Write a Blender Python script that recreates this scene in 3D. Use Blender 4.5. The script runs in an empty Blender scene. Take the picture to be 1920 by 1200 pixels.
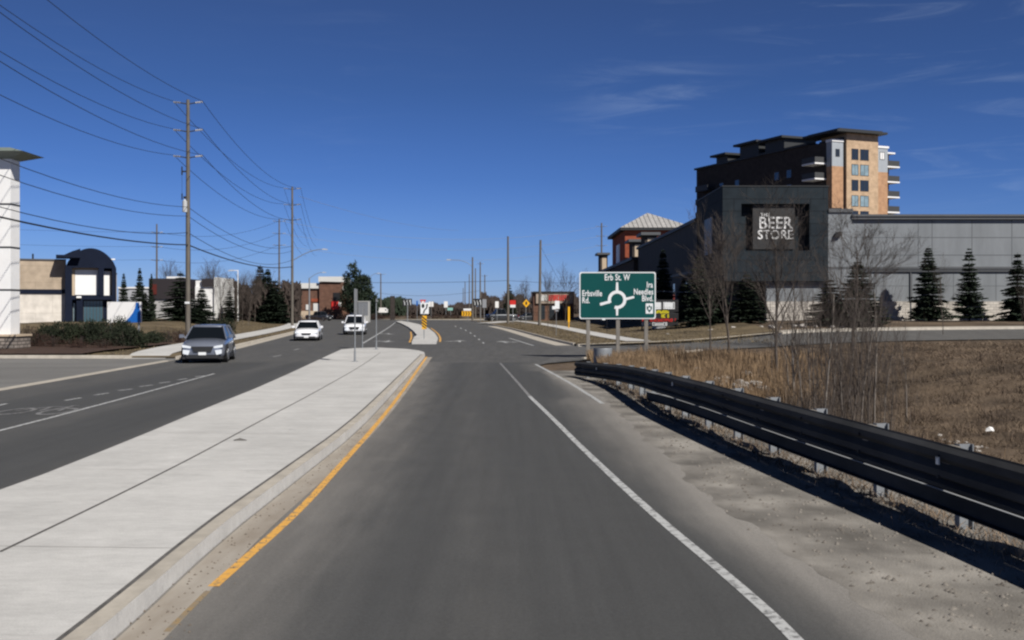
import bpy, math, random
import numpy as np
from mathutils import Vector, Matrix
R = math.radians
random.seed(7)
scene = bpy.context.scene
C = scene.collection

# ------------------------------------------------------------ camera, world, sun
CH, F = 2.3, 2000.0                      # eye height, focal length in photo pixels (1920 wide)
cam = bpy.data.cameras.new('camera'); cam.sensor_width = 36; cam.lens = 36 * F / 1920
cam.shift_y = -20 / 1920.0; cam.clip_end = 9000; cam.clip_start = 0.1
co = bpy.data.objects.new('camera', cam); C.objects.link(co)
co.location = (0, 0, CH); co.rotation_euler = (R(90), 0, 0)
scene.camera = co
SUN = Vector((0.62, -0.78, 0)).normalized(); ELEV = R(41)
sd = Vector((SUN.x * math.cos(ELEV), SUN.y * math.cos(ELEV), math.sin(ELEV)))
sl = bpy.data.lights.new('sun', 'SUN'); sl.energy = 4.35; sl.angle = R(0.5); sl.color = (1, .95, .88)
so = bpy.data.objects.new('sun', sl); C.objects.link(so)
so.rotation_euler = sd.to_track_quat('Z', 'Y').to_euler(); so.location = (30, -30, 60)
w = bpy.data.worlds.new('World'); scene.world = w; w.use_nodes = True
nt = w.node_tree; N = nt.nodes; L = nt.links; N.clear()
out = N.new('ShaderNodeOutputWorld'); bg = N.new('ShaderNodeBackground')
sky = N.new('ShaderNodeTexSky'); sky.sky_type = 'NISHITA'; sky.sun_disc = False
sky.sun_elevation = ELEV; sky.sun_rotation = math.atan2(SUN.x, SUN.y)
sky.altitude = 300; sky.air_density = 1.0; sky.dust_density = 0.25; sky.ozone_density = 4.0
bg.inputs['Strength'].default_value = 0.088
tc = N.new('ShaderNodeTexCoord'); mp = N.new('ShaderNodeMapping')
# thin cirrus: stretched noise on the sky, more of it to the right, laid on a tilted direction
sx = N.new('ShaderNodeSeparateXYZ'); L.new(tc.outputs['Generated'], sx.inputs[0])
mp.inputs['Rotation'].default_value = (0, R(-7), 0); mp.inputs['Location'].default_value = (1.15, .2, -.55); mp.inputs['Scale'].default_value = (3.2, 3.2, 26)
L.new(tc.outputs['Generated'], mp.inputs[0])
n1 = N.new('ShaderNodeTexNoise'); n1.inputs['Scale'].default_value = 2.1; n1.inputs['Detail'].default_value = 9; n1.inputs['Roughness'].default_value = .62; n1.inputs['Distortion'].default_value = .7
L.new(mp.outputs[0], n1.inputs['Vector'])
n2 = N.new('ShaderNodeTexNoise'); n2.inputs['Scale'].default_value = 4.2; n2.inputs['Detail'].default_value = 3
L.new(tc.outputs['Generated'], n2.inputs['Vector'])
def mrange(src, a, b, c=0., d=1.):
    m = N.new('ShaderNodeMapRange'); m.inputs[1].default_value = a; m.inputs[2].default_value = b; m.inputs[3].default_value = c; m.inputs[4].default_value = d
    m.interpolation_type = 'SMOOTHSTEP'; L.new(src, m.inputs[0]); return m.outputs[0]
def mmul(a, b):
    m = N.new('ShaderNodeMath'); m.operation = 'MULTIPLY'; L.new(a, m.inputs[0])
    if isinstance(b, (int, float)): m.inputs[1].default_value = b
    else: L.new(b, m.inputs[1])
    return m.outputs[0]
def madd(a, b):
    m = N.new('ShaderNodeMath'); m.operation = 'ADD'; L.new(a, m.inputs[0])
    if isinstance(b, (int, float)): m.inputs[1].default_value = b
    else: L.new(b, m.inputs[1])
    return m.outputs[0]
def mabs(a):
    m = N.new('ShaderNodeMath'); m.operation = 'ABSOLUTE'; L.new(a, m.inputs[0]); return m.outputs[0]
# a bank of cirrus low in the north, over the end of the street
bank = mmul(mrange(mabs(madd(sx.outputs['X'], -.12)), .13, .02), mrange(mabs(madd(sx.outputs['Z'], -.193)), .055, .01))
cl = mmul(mmul(mrange(madd(n1.outputs[0], mmul(bank, .09)), .50, .80), madd(mrange(n2.outputs[0], .40, .66, 0., .8), mmul(bank, .6))), mrange(sx.outputs['X'], -.06, .2, .15, 1.))
cl = mmul(mmul(cl, mrange(sx.outputs['Z'], .03, .12)), .25)
tint = N.new('ShaderNodeMixRGB'); tint.blend_type = 'MULTIPLY'; tint.inputs[0].default_value = 1; tr = N.new('ShaderNodeValToRGB'); L.new(sx.outputs['Z'], tr.inputs[0]); e = tr.color_ramp.elements
e[0].position = 0; e[0].color = (.36, .50, .96, 1); e[1].position = .42; e[1].color = (.10, .115, .15, 1)
for p_, c_ in ((.05, (.27, .40, .79, 1)), (.12, (.205, .32, .63, 1)), (.2, (.19, .28, .50, 1)), (.29, (.21, .27, .44, 1))): q_ = e.new(p_); q_.color = c_
L.new(tr.outputs[0], tint.inputs[2])

mx = N.new('ShaderNodeMixRGB'); L.new(cl, mx.inputs[0]); L.new(tint.outputs[0], mx.inputs[1]); mx.inputs[2].default_value = (4.6, 5.6, 7.2, 1)
L.new(sky.outputs[0], tint.inputs[1])
L.new(mx.outputs[0], bg.inputs[0]); L.new(bg.outputs[0], out.inputs[0])
scene.view_settings.view_transform = 'Standard'; scene.view_settings.look = 'None'
scene.view_settings.exposure = 0.35; scene.view_settings.gamma = 1
scene.cycles.use_denoising = True; scene.cycles.max_bounces = 5; scene.cycles.pixel_filter_type = 'BLACKMAN_HARRIS'; scene.cycles.filter_width = 2.3

# ------------------------------------------------------------ helpers
def ss(a, b, x):
    t = min(1, max(0, (x - a) / (b - a))); return t * t * (3 - 2 * t)
def interp(pts, v):                        # pts: (v, value)
    if v <= pts[0][0]: return pts[0][1]
    for (a, p), (b, q) in zip(pts, pts[1:]):
        if v <= b: return p + (q - p) * (v - a) / (b - a)
    return pts[-1][1]
RAILX = [(-6, 5.8), (0, 5.6), (5, 5.28), (8.5, 5.02), (11.3, 4.72), (13.2, 4.50), (16.5, 4.17), (20, 3.87), (23.4, 3.60), (27.2, 3.5), (31, 3.33), (34, 2.95), (36.5, 2.4)]
CL = [(-10, -14.2), (30, -14.4), (48, -15.2), (61, -16.3), (102, -21), (144, -26.8), (200, -38), (235, -48)]
CR = [(60, 4.3), (65.7, 4.1), (76.7, 3.07), (121, 0), (150, -2.6), (177, -4.9), (205, -8)]
def H(x, y):
    r = interp(RAILX, y) if y < 36.5 else 2.35
    z = 1.3 * ss(58, 100, y) * ss(8, 22, x)
    z += -0.7 * ss(r + .5, r + 3.6, x) * (1 - ss(r + 8, r + 17, x)) * (1 - ss(33, 52, y))
    z += 0.45 * ss(r + 10, r + 22, x) * (1 - ss(40, 58, y))
    lx = interp(CL, y)
    z += 0.85 * ss(68, 108, y) * ss(5, 14, lx - x)
    z += 0.10 * ss(1.5, 5, lx - x) * ss(50.5, 52.5, y)
    return z
def G(px, py, z=0.0):
    d = (CH - z) * F / (py - 580.0); return ((px - 960) / F * d, d)
def at(px, py, Z): return Vector(((px - 960) / F * Z, Z, CH - (py - 580) / F * Z))

_m = {}
def mat(name, col, rough=.85, var=.0, scale=4., bump=0., metal=0., stretch=(1, 1, 1), col2=None, emit=0., spec=.3, coat=0., detail=6, bscale=None, rotz=0, patch=0.):
    if name in _m: return _m[name]
    m = bpy.data.materials.new(name); m.use_nodes = True; t = m.node_tree; n = t.nodes; l = t.links
    b = n['Principled BSDF']; b.inputs['Roughness'].default_value = rough; b.inputs['Metallic'].default_value = metal
    b.inputs['Specular IOR Level'].default_value = spec; b.inputs['Coat Weight'].default_value = coat
    if col2 is None: col2 = tuple(c * (1 - var) for c in col); col1 = tuple(min(1, c * (1 + var)) for c in col)
    else: col1 = col
    if var or col2 != col:
        tcn = n.new('ShaderNodeTexCoord'); mpn = n.new('ShaderNodeMapping'); mpn.inputs['Scale'].default_value = stretch; mpn.inputs['Rotation'].default_value = (0, 0, rotz)
        l.new(tcn.outputs['Object'], mpn.inputs[0])
        ns = n.new('ShaderNodeTexNoise'); ns.inputs['Scale'].default_value = scale; ns.inputs['Detail'].default_value = detail; ns.inputs['Roughness'].default_value = .65
        l.new(mpn.outputs[0], ns.inputs['Vector'])
        rp = n.new('ShaderNodeValToRGB'); rp.color_ramp.elements[0].position = .34; rp.color_ramp.elements[1].position = .66
        rp.color_ramp.elements[0].color = (*col2, 1); rp.color_ramp.elements[1].color = (*col1, 1)
        l.new(ns.outputs[0], rp.inputs[0]); l.new(rp.outputs[0], b.inputs['Base Color'])
        if patch:
            pn = n.new('ShaderNodeTexNoise'); pn.inputs['Scale'].default_value = patch; pn.inputs['Detail'].default_value = 5; l.new(tcn.outputs['Object'], pn.inputs['Vector'])
            pr = n.new('ShaderNodeMapRange'); pr.inputs[1].default_value = .36; pr.inputs[2].default_value = .64; pr.inputs[3].default_value = .62; pr.inputs[4].default_value = 1.4; l.new(pn.outputs[0], pr.inputs[0])
            vs_ = n.new('ShaderNodeVectorMath'); vs_.operation = 'SCALE'; l.new(rp.outputs[0], vs_.inputs[0]); l.new(pr.outputs[0], vs_.inputs['Scale']); l.new(vs_.outputs[0], b.inputs['Base Color'])
        if bump:
            nb = ns
            if bscale:
                nb = n.new('ShaderNodeTexNoise'); nb.inputs['Scale'].default_value = bscale; nb.inputs['Detail'].default_value = 5; l.new(tcn.outputs['Object'], nb.inputs['Vector'])
            bp = n.new('ShaderNodeBump'); bp.inputs['Strength'].default_value = bump; bp.inputs['Distance'].default_value = .05
            l.new(nb.outputs[0], bp.inputs['Height']); l.new(bp.outputs[0], b.inputs['Normal'])
    else: b.inputs['Base Color'].default_value = (*col, 1)
    if emit: b.inputs['Emission Color'].default_value = (*col, 1); b.inputs['Emission Strength'].default_value = emit
    _m[name] = m; return m

def brickmat(name, c1, c2, mortar, scale, bw=.5, rh=.25, ms=.02, axis='XZ', rough=.9):
    if name in _m: return _m[name]
    m = bpy.data.materials.new(name); m.use_nodes = True; t = m.node_tree; n = t.nodes; l = t.links
    b = n['Principled BSDF']; b.inputs['Roughness'].default_value = rough
    tcn = n.new('ShaderNodeTexCoord'); s = n.new('ShaderNodeSeparateXYZ'); cb = n.new('ShaderNodeCombineXYZ')
    ad = n.new('ShaderNodeMath'); ad.operation = 'ADD'
    l.new(tcn.outputs['Object'], s.inputs[0]); l.new(s.outputs['X'], ad.inputs[0]); l.new(s.outputs['Y'], ad.inputs[1])
    l.new(ad.outputs[0], cb.inputs[0]); l.new(s.outputs['Z'], cb.inputs[1])
    b.inputs['Specular IOR Level'].default_value = .12; br = n.new('ShaderNodeTexBrick'); br.inputs['Scale'].default_value = scale; br.inputs['Color1'].default_value = (*c1, 1); br.inputs['Color2'].default_value = (*c2, 1)
    br.inputs['Mortar'].default_value = (*mortar, 1); br.inputs['Mortar Size'].default_value = ms; br.inputs['Brick Width'].default_value = bw; br.inputs['Row Height'].default_value = rh
    l.new(cb.outputs[0], br.inputs['Vector'])
    ns = n.new('ShaderNodeTexNoise'); ns.inputs['Scale'].default_value = 1.2; ns.inputs['Detail'].default_value = 6; l.new(tcn.outputs['Object'], ns.inputs['Vector'])
    mr = n.new('ShaderNodeMapRange'); mr.inputs[1].default_value = .3; mr.inputs[2].default_value = .7; mr.inputs[3].default_value = .8; mr.inputs[4].default_value = 1.15; l.new(ns.outputs[0], mr.inputs[0])
    mu = n.new('ShaderNodeVectorMath'); mu.operation = 'SCALE'; l.new(br.outputs[0], mu.inputs[0]); l.new(mr.outputs[0], mu.inputs['Scale'])
    l.new(mu.outputs[0], b.inputs['Base Color'])
    _m[name] = m; return m

def tag(o, label=None, cat=None, group=None, kind=None):
    if label: o['label'] = label
    if cat: o['category'] = cat
    if group: o['group'] = group
    if kind: o['kind'] = kind
    return o
def empty(name, loc, rz=0, label=None, cat=None, group=None):
    o = bpy.data.objects.new(name, None); o.empty_display_size = .3; C.objects.link(o)
    o.location = loc; o.rotation_euler = (0, 0, rz); return tag(o, label, cat, group)
def copy_tree(o, parent=None):
    c = o.copy(); C.objects.link(c); c.parent = parent
    for ch in list(o.children): copy_tree(ch, c)
    return c

class MB:
    def __init__(s): s.v = []; s.f = []; s.mi = []; s.sm = []; s.cur = 0
    def add(s, vs, fs, smooth=False):
        b = len(s.v); s.v += [tuple(v) for v in vs]
        for f in fs: s.f.append(tuple(b + i for i in f)); s.mi.append(s.cur); s.sm.append(smooth)
        return s
    def box(s, a, b, M=None):
        x0, y0, z0 = a; x1, y1, z1 = b
        vs = [Vector(p) for p in ((x0, y0, z0), (x1, y0, z0), (x1, y1, z0), (x0, y1, z0), (x0, y0, z1), (x1, y0, z1), (x1, y1, z1), (x0, y1, z1))]
        if M: vs = [M @ v for v in vs]
        return s.add(vs, [(0, 3, 2, 1), (4, 5, 6, 7), (0, 1, 5, 4), (1, 2, 6, 5), (2, 3, 7, 6), (3, 0, 4, 7)])
    def tube(s, p, q, r0, r1=None, n=8, caps=True, smooth=True):
        p = Vector(p); q = Vector(q); r1 = r0 if r1 is None else r1; d = q - p
        if d.length < 1e-6: return s
        d.normalize(); a = d.orthogonal().normalized(); b = d.cross(a); vs = []
        for c, r in ((p, r0), (q, r1)):
            for i in range(n):
                t = 2 * math.pi * i / n; vs.append(c + a * math.cos(t) * r + b * math.sin(t) * r)
        s.add(vs, [(i, (i + 1) % n, n + (i + 1) % n, n + i) for i in range(n)], smooth)
        if caps: s.add([*vs[:n]], [tuple(range(n - 1, -1, -1))]); s.add([*vs[n:]], [tuple(range(n))])
        return s
    def path(s, pts, r, n=6):
        for i in range(len(pts) - 1):
            ra = r[i] if isinstance(r, (list, tuple)) else r; rb = r[i + 1] if isinstance(r, (list, tuple)) else r
            s.tube(pts[i], pts[i + 1], ra, rb, n, caps=(i == 0 or i == len(pts) - 2))
        return s
    def prism(s, poly, t, M=None, plane='XZ'):
        # poly in 2D extruded by t along the third axis (centred 0..t)
        n = len(poly)
        def P(u, v, w): return Vector((u, w, v)) if plane == 'XZ' else (Vector((u, v, w)) if plane == 'XY' else Vector((w, u, v)))
        vs = [P(u, v, 0) for u, v in poly] + [P(u, v, t) for u, v in poly]
        if M: vs = [M @ v for v in vs]
        return s.add(vs, [tuple(range(n)), tuple(range(2 * n - 1, n - 1, -1))] + [(i, i + n, (i + 1) % n + n, (i + 1) % n) for i in range(n)])
    def build(s, name, mats, parent=None, loc=None):
        me = bpy.data.meshes.new(name); me.from_pydata(s.v, [], s.f)
        if not isinstance(mats, (list, tuple)): mats = [mats]
        for m in mats: me.materials.append(m)
        me.polygons.foreach_set('material_index', s.mi); me.polygons.foreach_set('use_smooth', s.sm); me.update()
        o = bpy.data.objects.new(name, me); C.objects.link(o)
        if parent: o.parent = parent
        if loc is not None: o.location = loc
        return o

def text(body, size, M, m, parent, name='lettering', ax='CENTER', off=0.0, ext=.012, xs=1.0, sp=1.0):
    c = bpy.data.curves.new('t', 'FONT'); c.body = body; c.size = size; c.align_x = ax; c.align_y = 'CENTER'; c.extrude = ext; c.offset = off; c.space_character = sp; c.space_line = .8
    c.resolution_u = 3
    t = bpy.data.objects.new('t', c); C.objects.link(t); bpy.context.view_layer.update()
    me = bpy.data.meshes.new_from_object(t.evaluated_get(bpy.context.evaluated_depsgraph_get()))
    bpy.data.objects.remove(t); bpy.data.curves.remove(c)
    me.transform(M @ Matrix.Rotation(R(90), 4, 'X') @ Matrix.Diagonal((xs, 1, 1, 1))); me.materials.clear(); me.materials.append(m); me.name = name
    o = bpy.data.objects.new(name, me); C.objects.link(o); o.parent = parent
    return o
T = Matrix.Translation

def resample(P, step):
    P = [Vector((*p[:2], 0)) for p in P]; o = [P[0]]
    for a, b in zip(P, P[1:]):
        k = max(1, int((b - a).length / step))
        for i in range(1, k + 1): o.append(a.lerp(b, i / k))
    return o
def smoothline(P, it=2):
    for _ in range(it):
        Q = [P[0]]
        for a, b in zip(P, P[1:]): Q += [tuple(a[k] * .75 + b[k] * .25 for k in range(2)), tuple(a[k] * .25 + b[k] * .75 for k in range(2))]
        P = Q + [P[-1]]
    return P
def strip(name, P, wdt, m, zo, label=None, cat=None, group=None, side=0, step=1.5, mb=None, smooth=2, kind=None, zf=None):
    """painted or laid strip along a ground polyline; side -1/0/1 = left/centre/right of it"""
    P = resample(smoothline([tuple(p[:2]) for p in P], smooth) if smooth else P, step); n = len(P); vs = []
    for i, p in enumerate(P):
        d = (P[min(i + 1, n - 1)] - P[max(i - 1, 0)]).normalized(); nn = Vector((d.y, -d.x, 0))
        a, b = (p - nn * wdt / 2, p + nn * wdt / 2) if side == 0 else ((p - nn * wdt, p) if side < 0 else (p, p + nn * wdt))
        for q in (a, b): vs.append((q.x, q.y, (zf or H)(q.x, q.y) + zo))
    fs = [(2 * i, 2 * i + 1, 2 * i + 3, 2 * i + 2) for i in range(n - 1)]
    if mb is not None: return mb.add(vs, fs)
    o = MB().add(vs, fs).build(name, m); return tag(o, label, cat, group, kind)
def grid(name, A, B, na, m, zo, kind='structure', zf=None, mb=None, label=None, attr=None):
    """sheet between two equally long polylines"""
    n = len(A); vs = []
    for a, b in zip(A, B):
        for j in range(na + 1):
            t = j / na; x = a[0] + (b[0] - a[0]) * t; y = a[1] + (b[1] - a[1]) * t; vs.append((x, y, (zf or H)(x, y) + zo))
    w_ = na + 1; fs = [(i * w_ + j, i * w_ + j + 1, (i + 1) * w_ + j + 1, (i + 1) * w_ + j) for i in range(n - 1) for j in range(na)]
    o = MB().add(vs, fs, True).build(name, m)
    if attr:
        at_ = o.data.attributes.new('dust', 'FLOAT', 'POINT'); at_.data.foreach_set('value', [attr(v[0], v[1]) for v in vs])
    return tag(o, label, None, None, kind)
def kerb(mb, P, zo, h=.15, w_=.17, side=1, smooth=2, step=1.5, zf=None):
    P = resample(smoothline([tuple(p[:2]) for p in P], smooth) if smooth else P, step); n = len(P); vs = []
    for i, p in enumerate(P):
        d = (P[min(i + 1, n - 1)] - P[max(i - 1, 0)]).normalized(); nn = Vector((d.y, -d.x, 0)) * side
        z = (zf or H)(p.x, p.y) + zo
        for o_, zz in ((0, -.04), (.02, h - .02), (.045, h), (w_, h), (w_, -.04)):
            q = p + nn * o_; vs.append((q.x, q.y, z + zz))
    fs = []
    for i in range(n - 1):
        for j in range(4): fs.append((i * 5 + j, i * 5 + j + 1, i * 5 + j + 6, i * 5 + j + 5))
    fs += [(0, 1, 2, 3, 4), tuple((n - 1) * 5 + j for j in (4, 3, 2, 1, 0))]
    mb.add(vs, fs)

# ------------------------------------------------------------ materials
def asphalt_mat(name, base, track):
    m = bpy.data.materials.new(name); m.use_nodes = True; t = m.node_tree; n = t.nodes; l = t.links
    b = n['Principled BSDF']; b.inputs['Roughness'].default_value = .82; b.inputs['Specular IOR Level'].default_value = .25
    tcn = n.new('ShaderNodeTexCoord')
    def noise(sc, det, st=(1, 1, 1), ro=.6):
        mpn = n.new('ShaderNodeMapping'); mpn.inputs['Scale'].default_value = st; l.new(tcn.outputs['Object'], mpn.inputs[0])
        a = n.new('ShaderNodeTexNoise'); a.inputs['Scale'].default_value = sc; a.inputs['Detail'].default_value = det; a.inputs['Roughness'].default_value = ro; l.new(mpn.outputs[0], a.inputs['Vector']); return a.outputs[0]
    def mr(s, a, b_, c, d):
        q = n.new('ShaderNodeMapRange'); q.inputs[1].default_value = a; q.inputs[2].default_value = b_; q.inputs[3].default_value = c; q.inputs[4].default_value = d; l.new(s, q.inputs[0]); return q.outputs[0]
    def mt(op, a, b_):
        q = n.new('ShaderNodeMath'); q.operation = op
        for k, v in ((0, a), (1, b_)):
            if isinstance(v, (int, float)): q.inputs[k].default_value = v
            else: l.new(v, q.inputs[k])
        return q.outputs[0]
    grain = mt('MULTIPLY', mr(noise(110, 3), .3, .7, .66, 1.34), mr(noise(26, 4), .3, .7, .88, 1.12)); patch = mr(noise(.5, 9, (1, .12, 1)), .3, .7, .93, 1.07); streak = mr(noise(5, 3, (1, .03, 1)), .3, .7, .93, 1.07); pt2 = mr(noise(1.6, 8), .3, .7, .96, 1.04)
    v = mt('MULTIPLY', mt('MULTIPLY', grain, patch), mt('MULTIPLY', streak, pt2))
    at_ = n.new('ShaderNodeAttribute'); at_.attribute_name = 'dust'
    dn = mr(noise(2.4, 12, (1, .2, 1)), .3, .7, -.10, .10)
    d = mt('MINIMUM', mt('MAXIMUM', mt('ADD', at_.outputs['Fac'], mt('MULTIPLY', dn, mt('MINIMUM', mt('MULTIPLY', at_.outputs['Fac'], 6), 1))), 0), 1)
    mxn = n.new('ShaderNodeMixRGB'); l.new(d, mxn.inputs[0]); mxn.inputs[1].default_value = (*base, 1); mxn.inputs[2].default_value = (*track, 1)
    sc = n.new('ShaderNodeVectorMath'); sc.operation = 'SCALE'; l.new(mxn.outputs[0], sc.inputs[0]); l.new(v, sc.inputs['Scale']); l.new(sc.outputs[0], b.inputs['Base Color'])
    bp = n.new('ShaderNodeBump'); bp.inputs['Strength'].default_value = .35; bp.inputs['Distance'].default_value = .01; l.new(noise(120, 2), bp.inputs['Height']); l.new(bp.outputs[0], b.inputs['Normal'])
    return m
M_ASPH = asphalt_mat('asphalt', (.070, .071, .071), (.265, .25, .23))
M_LOT = mat('worn_asphalt', (.17, .167, .16), var=.16, scale=.35, bump=.2, bscale=60, stretch=(.4, 1, 1))
M_CONC_OLD = mat('concrete_plain', (.50, .485, .455), var=.10, scale=1.1, bump=.12, stretch=(.6, 1.2, 1), bscale=40, detail=14)
def conc_mat(name, base):
    m = bpy.data.materials.new(name); m.use_nodes = True; t = m.node_tree; n = t.nodes; l = t.links
    b = n['Principled BSDF']; b.inputs['Roughness'].default_value = .88; b.inputs['Specular IOR Level'].default_value = .2
    tcn = n.new('ShaderNodeTexCoord'); cur = None
    for sc, det, st, a, b_, c, d in ((.33, 4, (1.4, .8, 1), .35, .65, .90, 1.07), (1.7, 10, (.5, 1.5, 1), .3, .7, .90, 1.08), (11, 8, (.6, 1.3, 1), .3, .7, .92, 1.07), (60, 3, (1, 1, 1), .3, .7, .90, 1.1), (3.1, 12, (1, 1, 1), .66, .76, 1., .72), (5.5, 3, (.25, 2.4, 1), .62, .72, 1., .86)):
        mpn = n.new('ShaderNodeMapping'); mpn.inputs['Scale'].default_value = st; mpn.inputs['Location'].default_value = (sc, sc * 2, 0); l.new(tcn.outputs['Object'], mpn.inputs[0])
        q = n.new('ShaderNodeTexNoise'); q.inputs['Scale'].default_value = sc; q.inputs['Detail'].default_value = det; q.inputs['Roughness'].default_value = .65; l.new(mpn.outputs[0], q.inputs['Vector'])
        r = n.new('ShaderNodeMapRange'); r.inputs[1].default_value = a; r.inputs[2].default_value = b_; r.inputs[3].default_value = c; r.inputs[4].default_value = d; l.new(q.outputs[0], r.inputs[0])
        if cur is None: cur = r.outputs[0]
        else: k = n.new('ShaderNodeMath'); k.operation = 'MULTIPLY'; l.new(cur, k.inputs[0]); l.new(r.outputs[0], k.inputs[1]); cur = k.outputs[0]
    v = n.new('ShaderNodeVectorMath'); v.operation = 'SCALE'; v.inputs[0].default_value = base; l.new(cur, v.inputs['Scale']); l.new(v.outputs[0], b.inputs['Base Color'])
    return m
M_CONC = conc_mat('concrete', (.515, .51, .495))
M_KERB = mat('kerb_concrete', (.43, .395, .34), var=.16, scale=2.2, bump=.2, bscale=40)
M_GUT = mat('gutter_dirt', (.27, .235, .195), col2=(.37, .34, .30), scale=2.5, stretch=(1, .25, 1), bump=.2)
M_JOINT = mat('joint', (.11, .105, .1), var=.3, scale=6)
M_GRAV = mat('gravel', (.255, .24, .218), col2=(.14, .13, .116), patch=.8, scale=1.3, bump=.25, bscale=45, detail=14, stretch=(1, .45, 1))
M_EARTH = mat('dry_turf', (.135, .10, .068), col2=(.07, .05, .034), patch=.22, scale=1.4, bump=.8, bscale=9, detail=12)
M_VERGE = mat('dead_lawn', (.15, .115, .068), col2=(.09, .07, .042), patch=.3, scale=1.1, bump=.6, bscale=14, detail=12)
M_MULCH = mat('mulch', (.075, .045, .032), col2=(.04, .026, .02), scale=3, bump=.8, bscale=12, detail=10)
def paintmat(name, col, und, thr):
    m = mat(name, col, rough=.7, col2=und, scale=9, detail=8); r = [x for x in m.node_tree.nodes if x.type == 'VALTORGB'][0]
    r.color_ramp.elements[0].position = thr; r.color_ramp.elements[1].position = thr + .12; return m
M_WPAINT = paintmat('white_road_paint', (.46, .47, .47), (.17, .17, .17), .39)
M_FADED = paintmat('faded_road_paint', (.24, .24, .24), (.09, .09, .09), .40)
M_YPAINT = paintmat('yellow_road_paint', (.70, .38, .085), (.32, .22, .12), .38)
M_WOODP = mat('weathered_wood', (.125, .112, .096), var=.25, scale=3, stretch=(3, 3, .3), bump=.3)
M_WOODG = mat('grey_wood', (.20, .185, .165), var=.2, scale=4, stretch=(3, 3, .3), bump=.3)
M_GALV = mat('galvanised_steel', (.24, .255, .27), rough=.55, var=.12, scale=3, metal=.25)
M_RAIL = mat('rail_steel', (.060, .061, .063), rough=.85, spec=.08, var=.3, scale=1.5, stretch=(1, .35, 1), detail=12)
M_BLACK = mat('black_metal', (.02, .02, .022), rough=.5)
M_DARK = mat('dark_grey', (.05, .052, .055), rough=.6)
M_WHITE = mat('white_paint', (.78, .78, .77), rough=.5, var=.03, scale=2)
M_GREEN = mat('sign_green', (.003, .066, .062), rough=.4, var=.06, scale=1.2)
M_SIGNW = mat('sign_white', (.74, .76, .77), rough=.4)
M_SIGNB = mat('sign_back', (.35, .36, .37), rough=.5, metal=.5)
M_YEL = mat('sign_yellow', (.80, .42, .02), rough=.45)
M_RED = mat('sign_red', (.55, .03, .025), rough=.45)
M_BLUE = mat('sign_blue', (.01, .11, .42), rough=.45)
M_BARK = mat('bark', (.115, .095, .08), col2=(.055, .045, .038), scale=7, stretch=(1, 1, .3), bump=.5)
M_BARKL = mat('pale_bark', (.26, .235, .205), col2=(.13, .11, .095), scale=6, stretch=(1, 1, .4), bump=.4)
M_TWIG = mat('twigs', (.085, .07, .06), col2=(.055, .045, .039), scale=2)
M_TWIGD = mat('dark_twigs', (.06, .045, .038), col2=(.035, .027, .024), scale=2)
M_SPR = mat('spruce_needles', (.030, .046, .026), col2=(.012, .020, .012), scale=1.6)
M_CEDAR = mat('cedar_leaves', (.021, .029, .013), col2=(.009, .013, .007), scale=1.4)
M_RUST = mat('rusty_leaves', (.058, .028, .020), col2=(.028, .015, .012), scale=2)
M_GLASS = mat('window_glass', (.02, .025, .03), rough=.06, spec=.8)
M_GLASSL = mat('pale_window', (.22, .30, .33), rough=.12, spec=.8, var=.25, scale=.9)
# ------------------------------------------------------------ ground and roads
def axis(segs):
    o = []
    for a, b, s in segs:
        n = max(1, round((b - a) / s)); o += [a + (b - a) * i / n for i in range(n)]
    return o + [segs[-1][1]]
XS = axis([(-4000, -400, 400), (-400, -100, 50), (-100, -40, 5), (-40, 40, 1.0), (40, 100, 4), (100, 400, 50), (400, 4000, 400)])
YS = axis([(-300, -20, 40), (-20, 0, 4), (0, 112, 1.0), (112, 260, 6), (260, 500, 40), (500, 8000, 500)])
def rough(x, y):
    r = interp(RAILX, y) if y < 36.5 else 2.6
    a = ss(r + 1.2, r + 4, x) * (1 - ss(60, 70, y)) * (1 - ss(55, 62, y))
    return a * (.16 * math.sin(x * .9 + math.sin(y * .7) * 1.5) * math.sin(y * .75 + x * .4) + .07 * math.sin(x * 2.3 + y * 1.7 + math.sin(y * 2.2)) + .03 * math.sin(x * 4.1 - y * 3.3))
grid('ground', [(XS[0], y) for y in YS], [(XS[-1], y) for y in YS], 1, M_EARTH, -.06)
g_ = bpy.data.objects['ground']; bpy.data.objects.remove(g_)
vs = [(x, y, H(x, y) + rough(x, y) - .06) for y in YS for x in XS]; nx = len(XS)
o = MB().add(vs, [(i * nx + j, i * nx + j + 1, (i + 1) * nx + j + 1, (i + 1) * nx + j) for i in range(len(YS) - 1) for j in range(nx - 1)], True).build('ground', M_EARTH); tag(o, kind='structure')
def HG(x, y): return H(x, y) + rough(x, y) - .06

# right edge of the paved shoulder
PE = [(-8, 3.3), (4, 3.15), (7.4, 3.0), (12, 2.55), (20, 2.5), (28, 2.45), (34, 1.95), (44.7, 1.05)]
ys = axis([(-8, 44, 1.), (44, 66, 1.5), (66, 232, 3)])
def redge(y):
    if y < 44.7: return interp(PE, y)
    if y < 65.7: return interp([(44.7, 1.05), (50, 4.2), (60, 5), (65.7, 4.1)], y)
    return interp(CR, y)
YL = [G(400, 1100), G(560, 960), G(628, 884), G(700, 804), G(750, 741), G(800, 669)]
MRJ = [G(130, 1190, .15), G(380, 985, .15), G(520, 888, .15), G(650, 797, .15), G(722, 730, .15), G(790, 664, .15)]
MRJ = [(MRJ[0][0] + .12, -6)] + [(-2.9, 2)] + MRJ
MLE = [(-6.35, -6), (-6.2, 5), G(0, 921, .15), G(246, 824, .15), G(374, 770, .15), G(500, 720, .15), G(620, 664, .15)]
WL = [(2.05, -6), (2.0, 4), G(1497, 1200), G(1387, 1099), G(1219, 960), G(1091, 840), G(1042, 790), G(993, 743)]
def px_of(line, y): return interp([(p[1], p[0]) for p in line], y)
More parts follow.
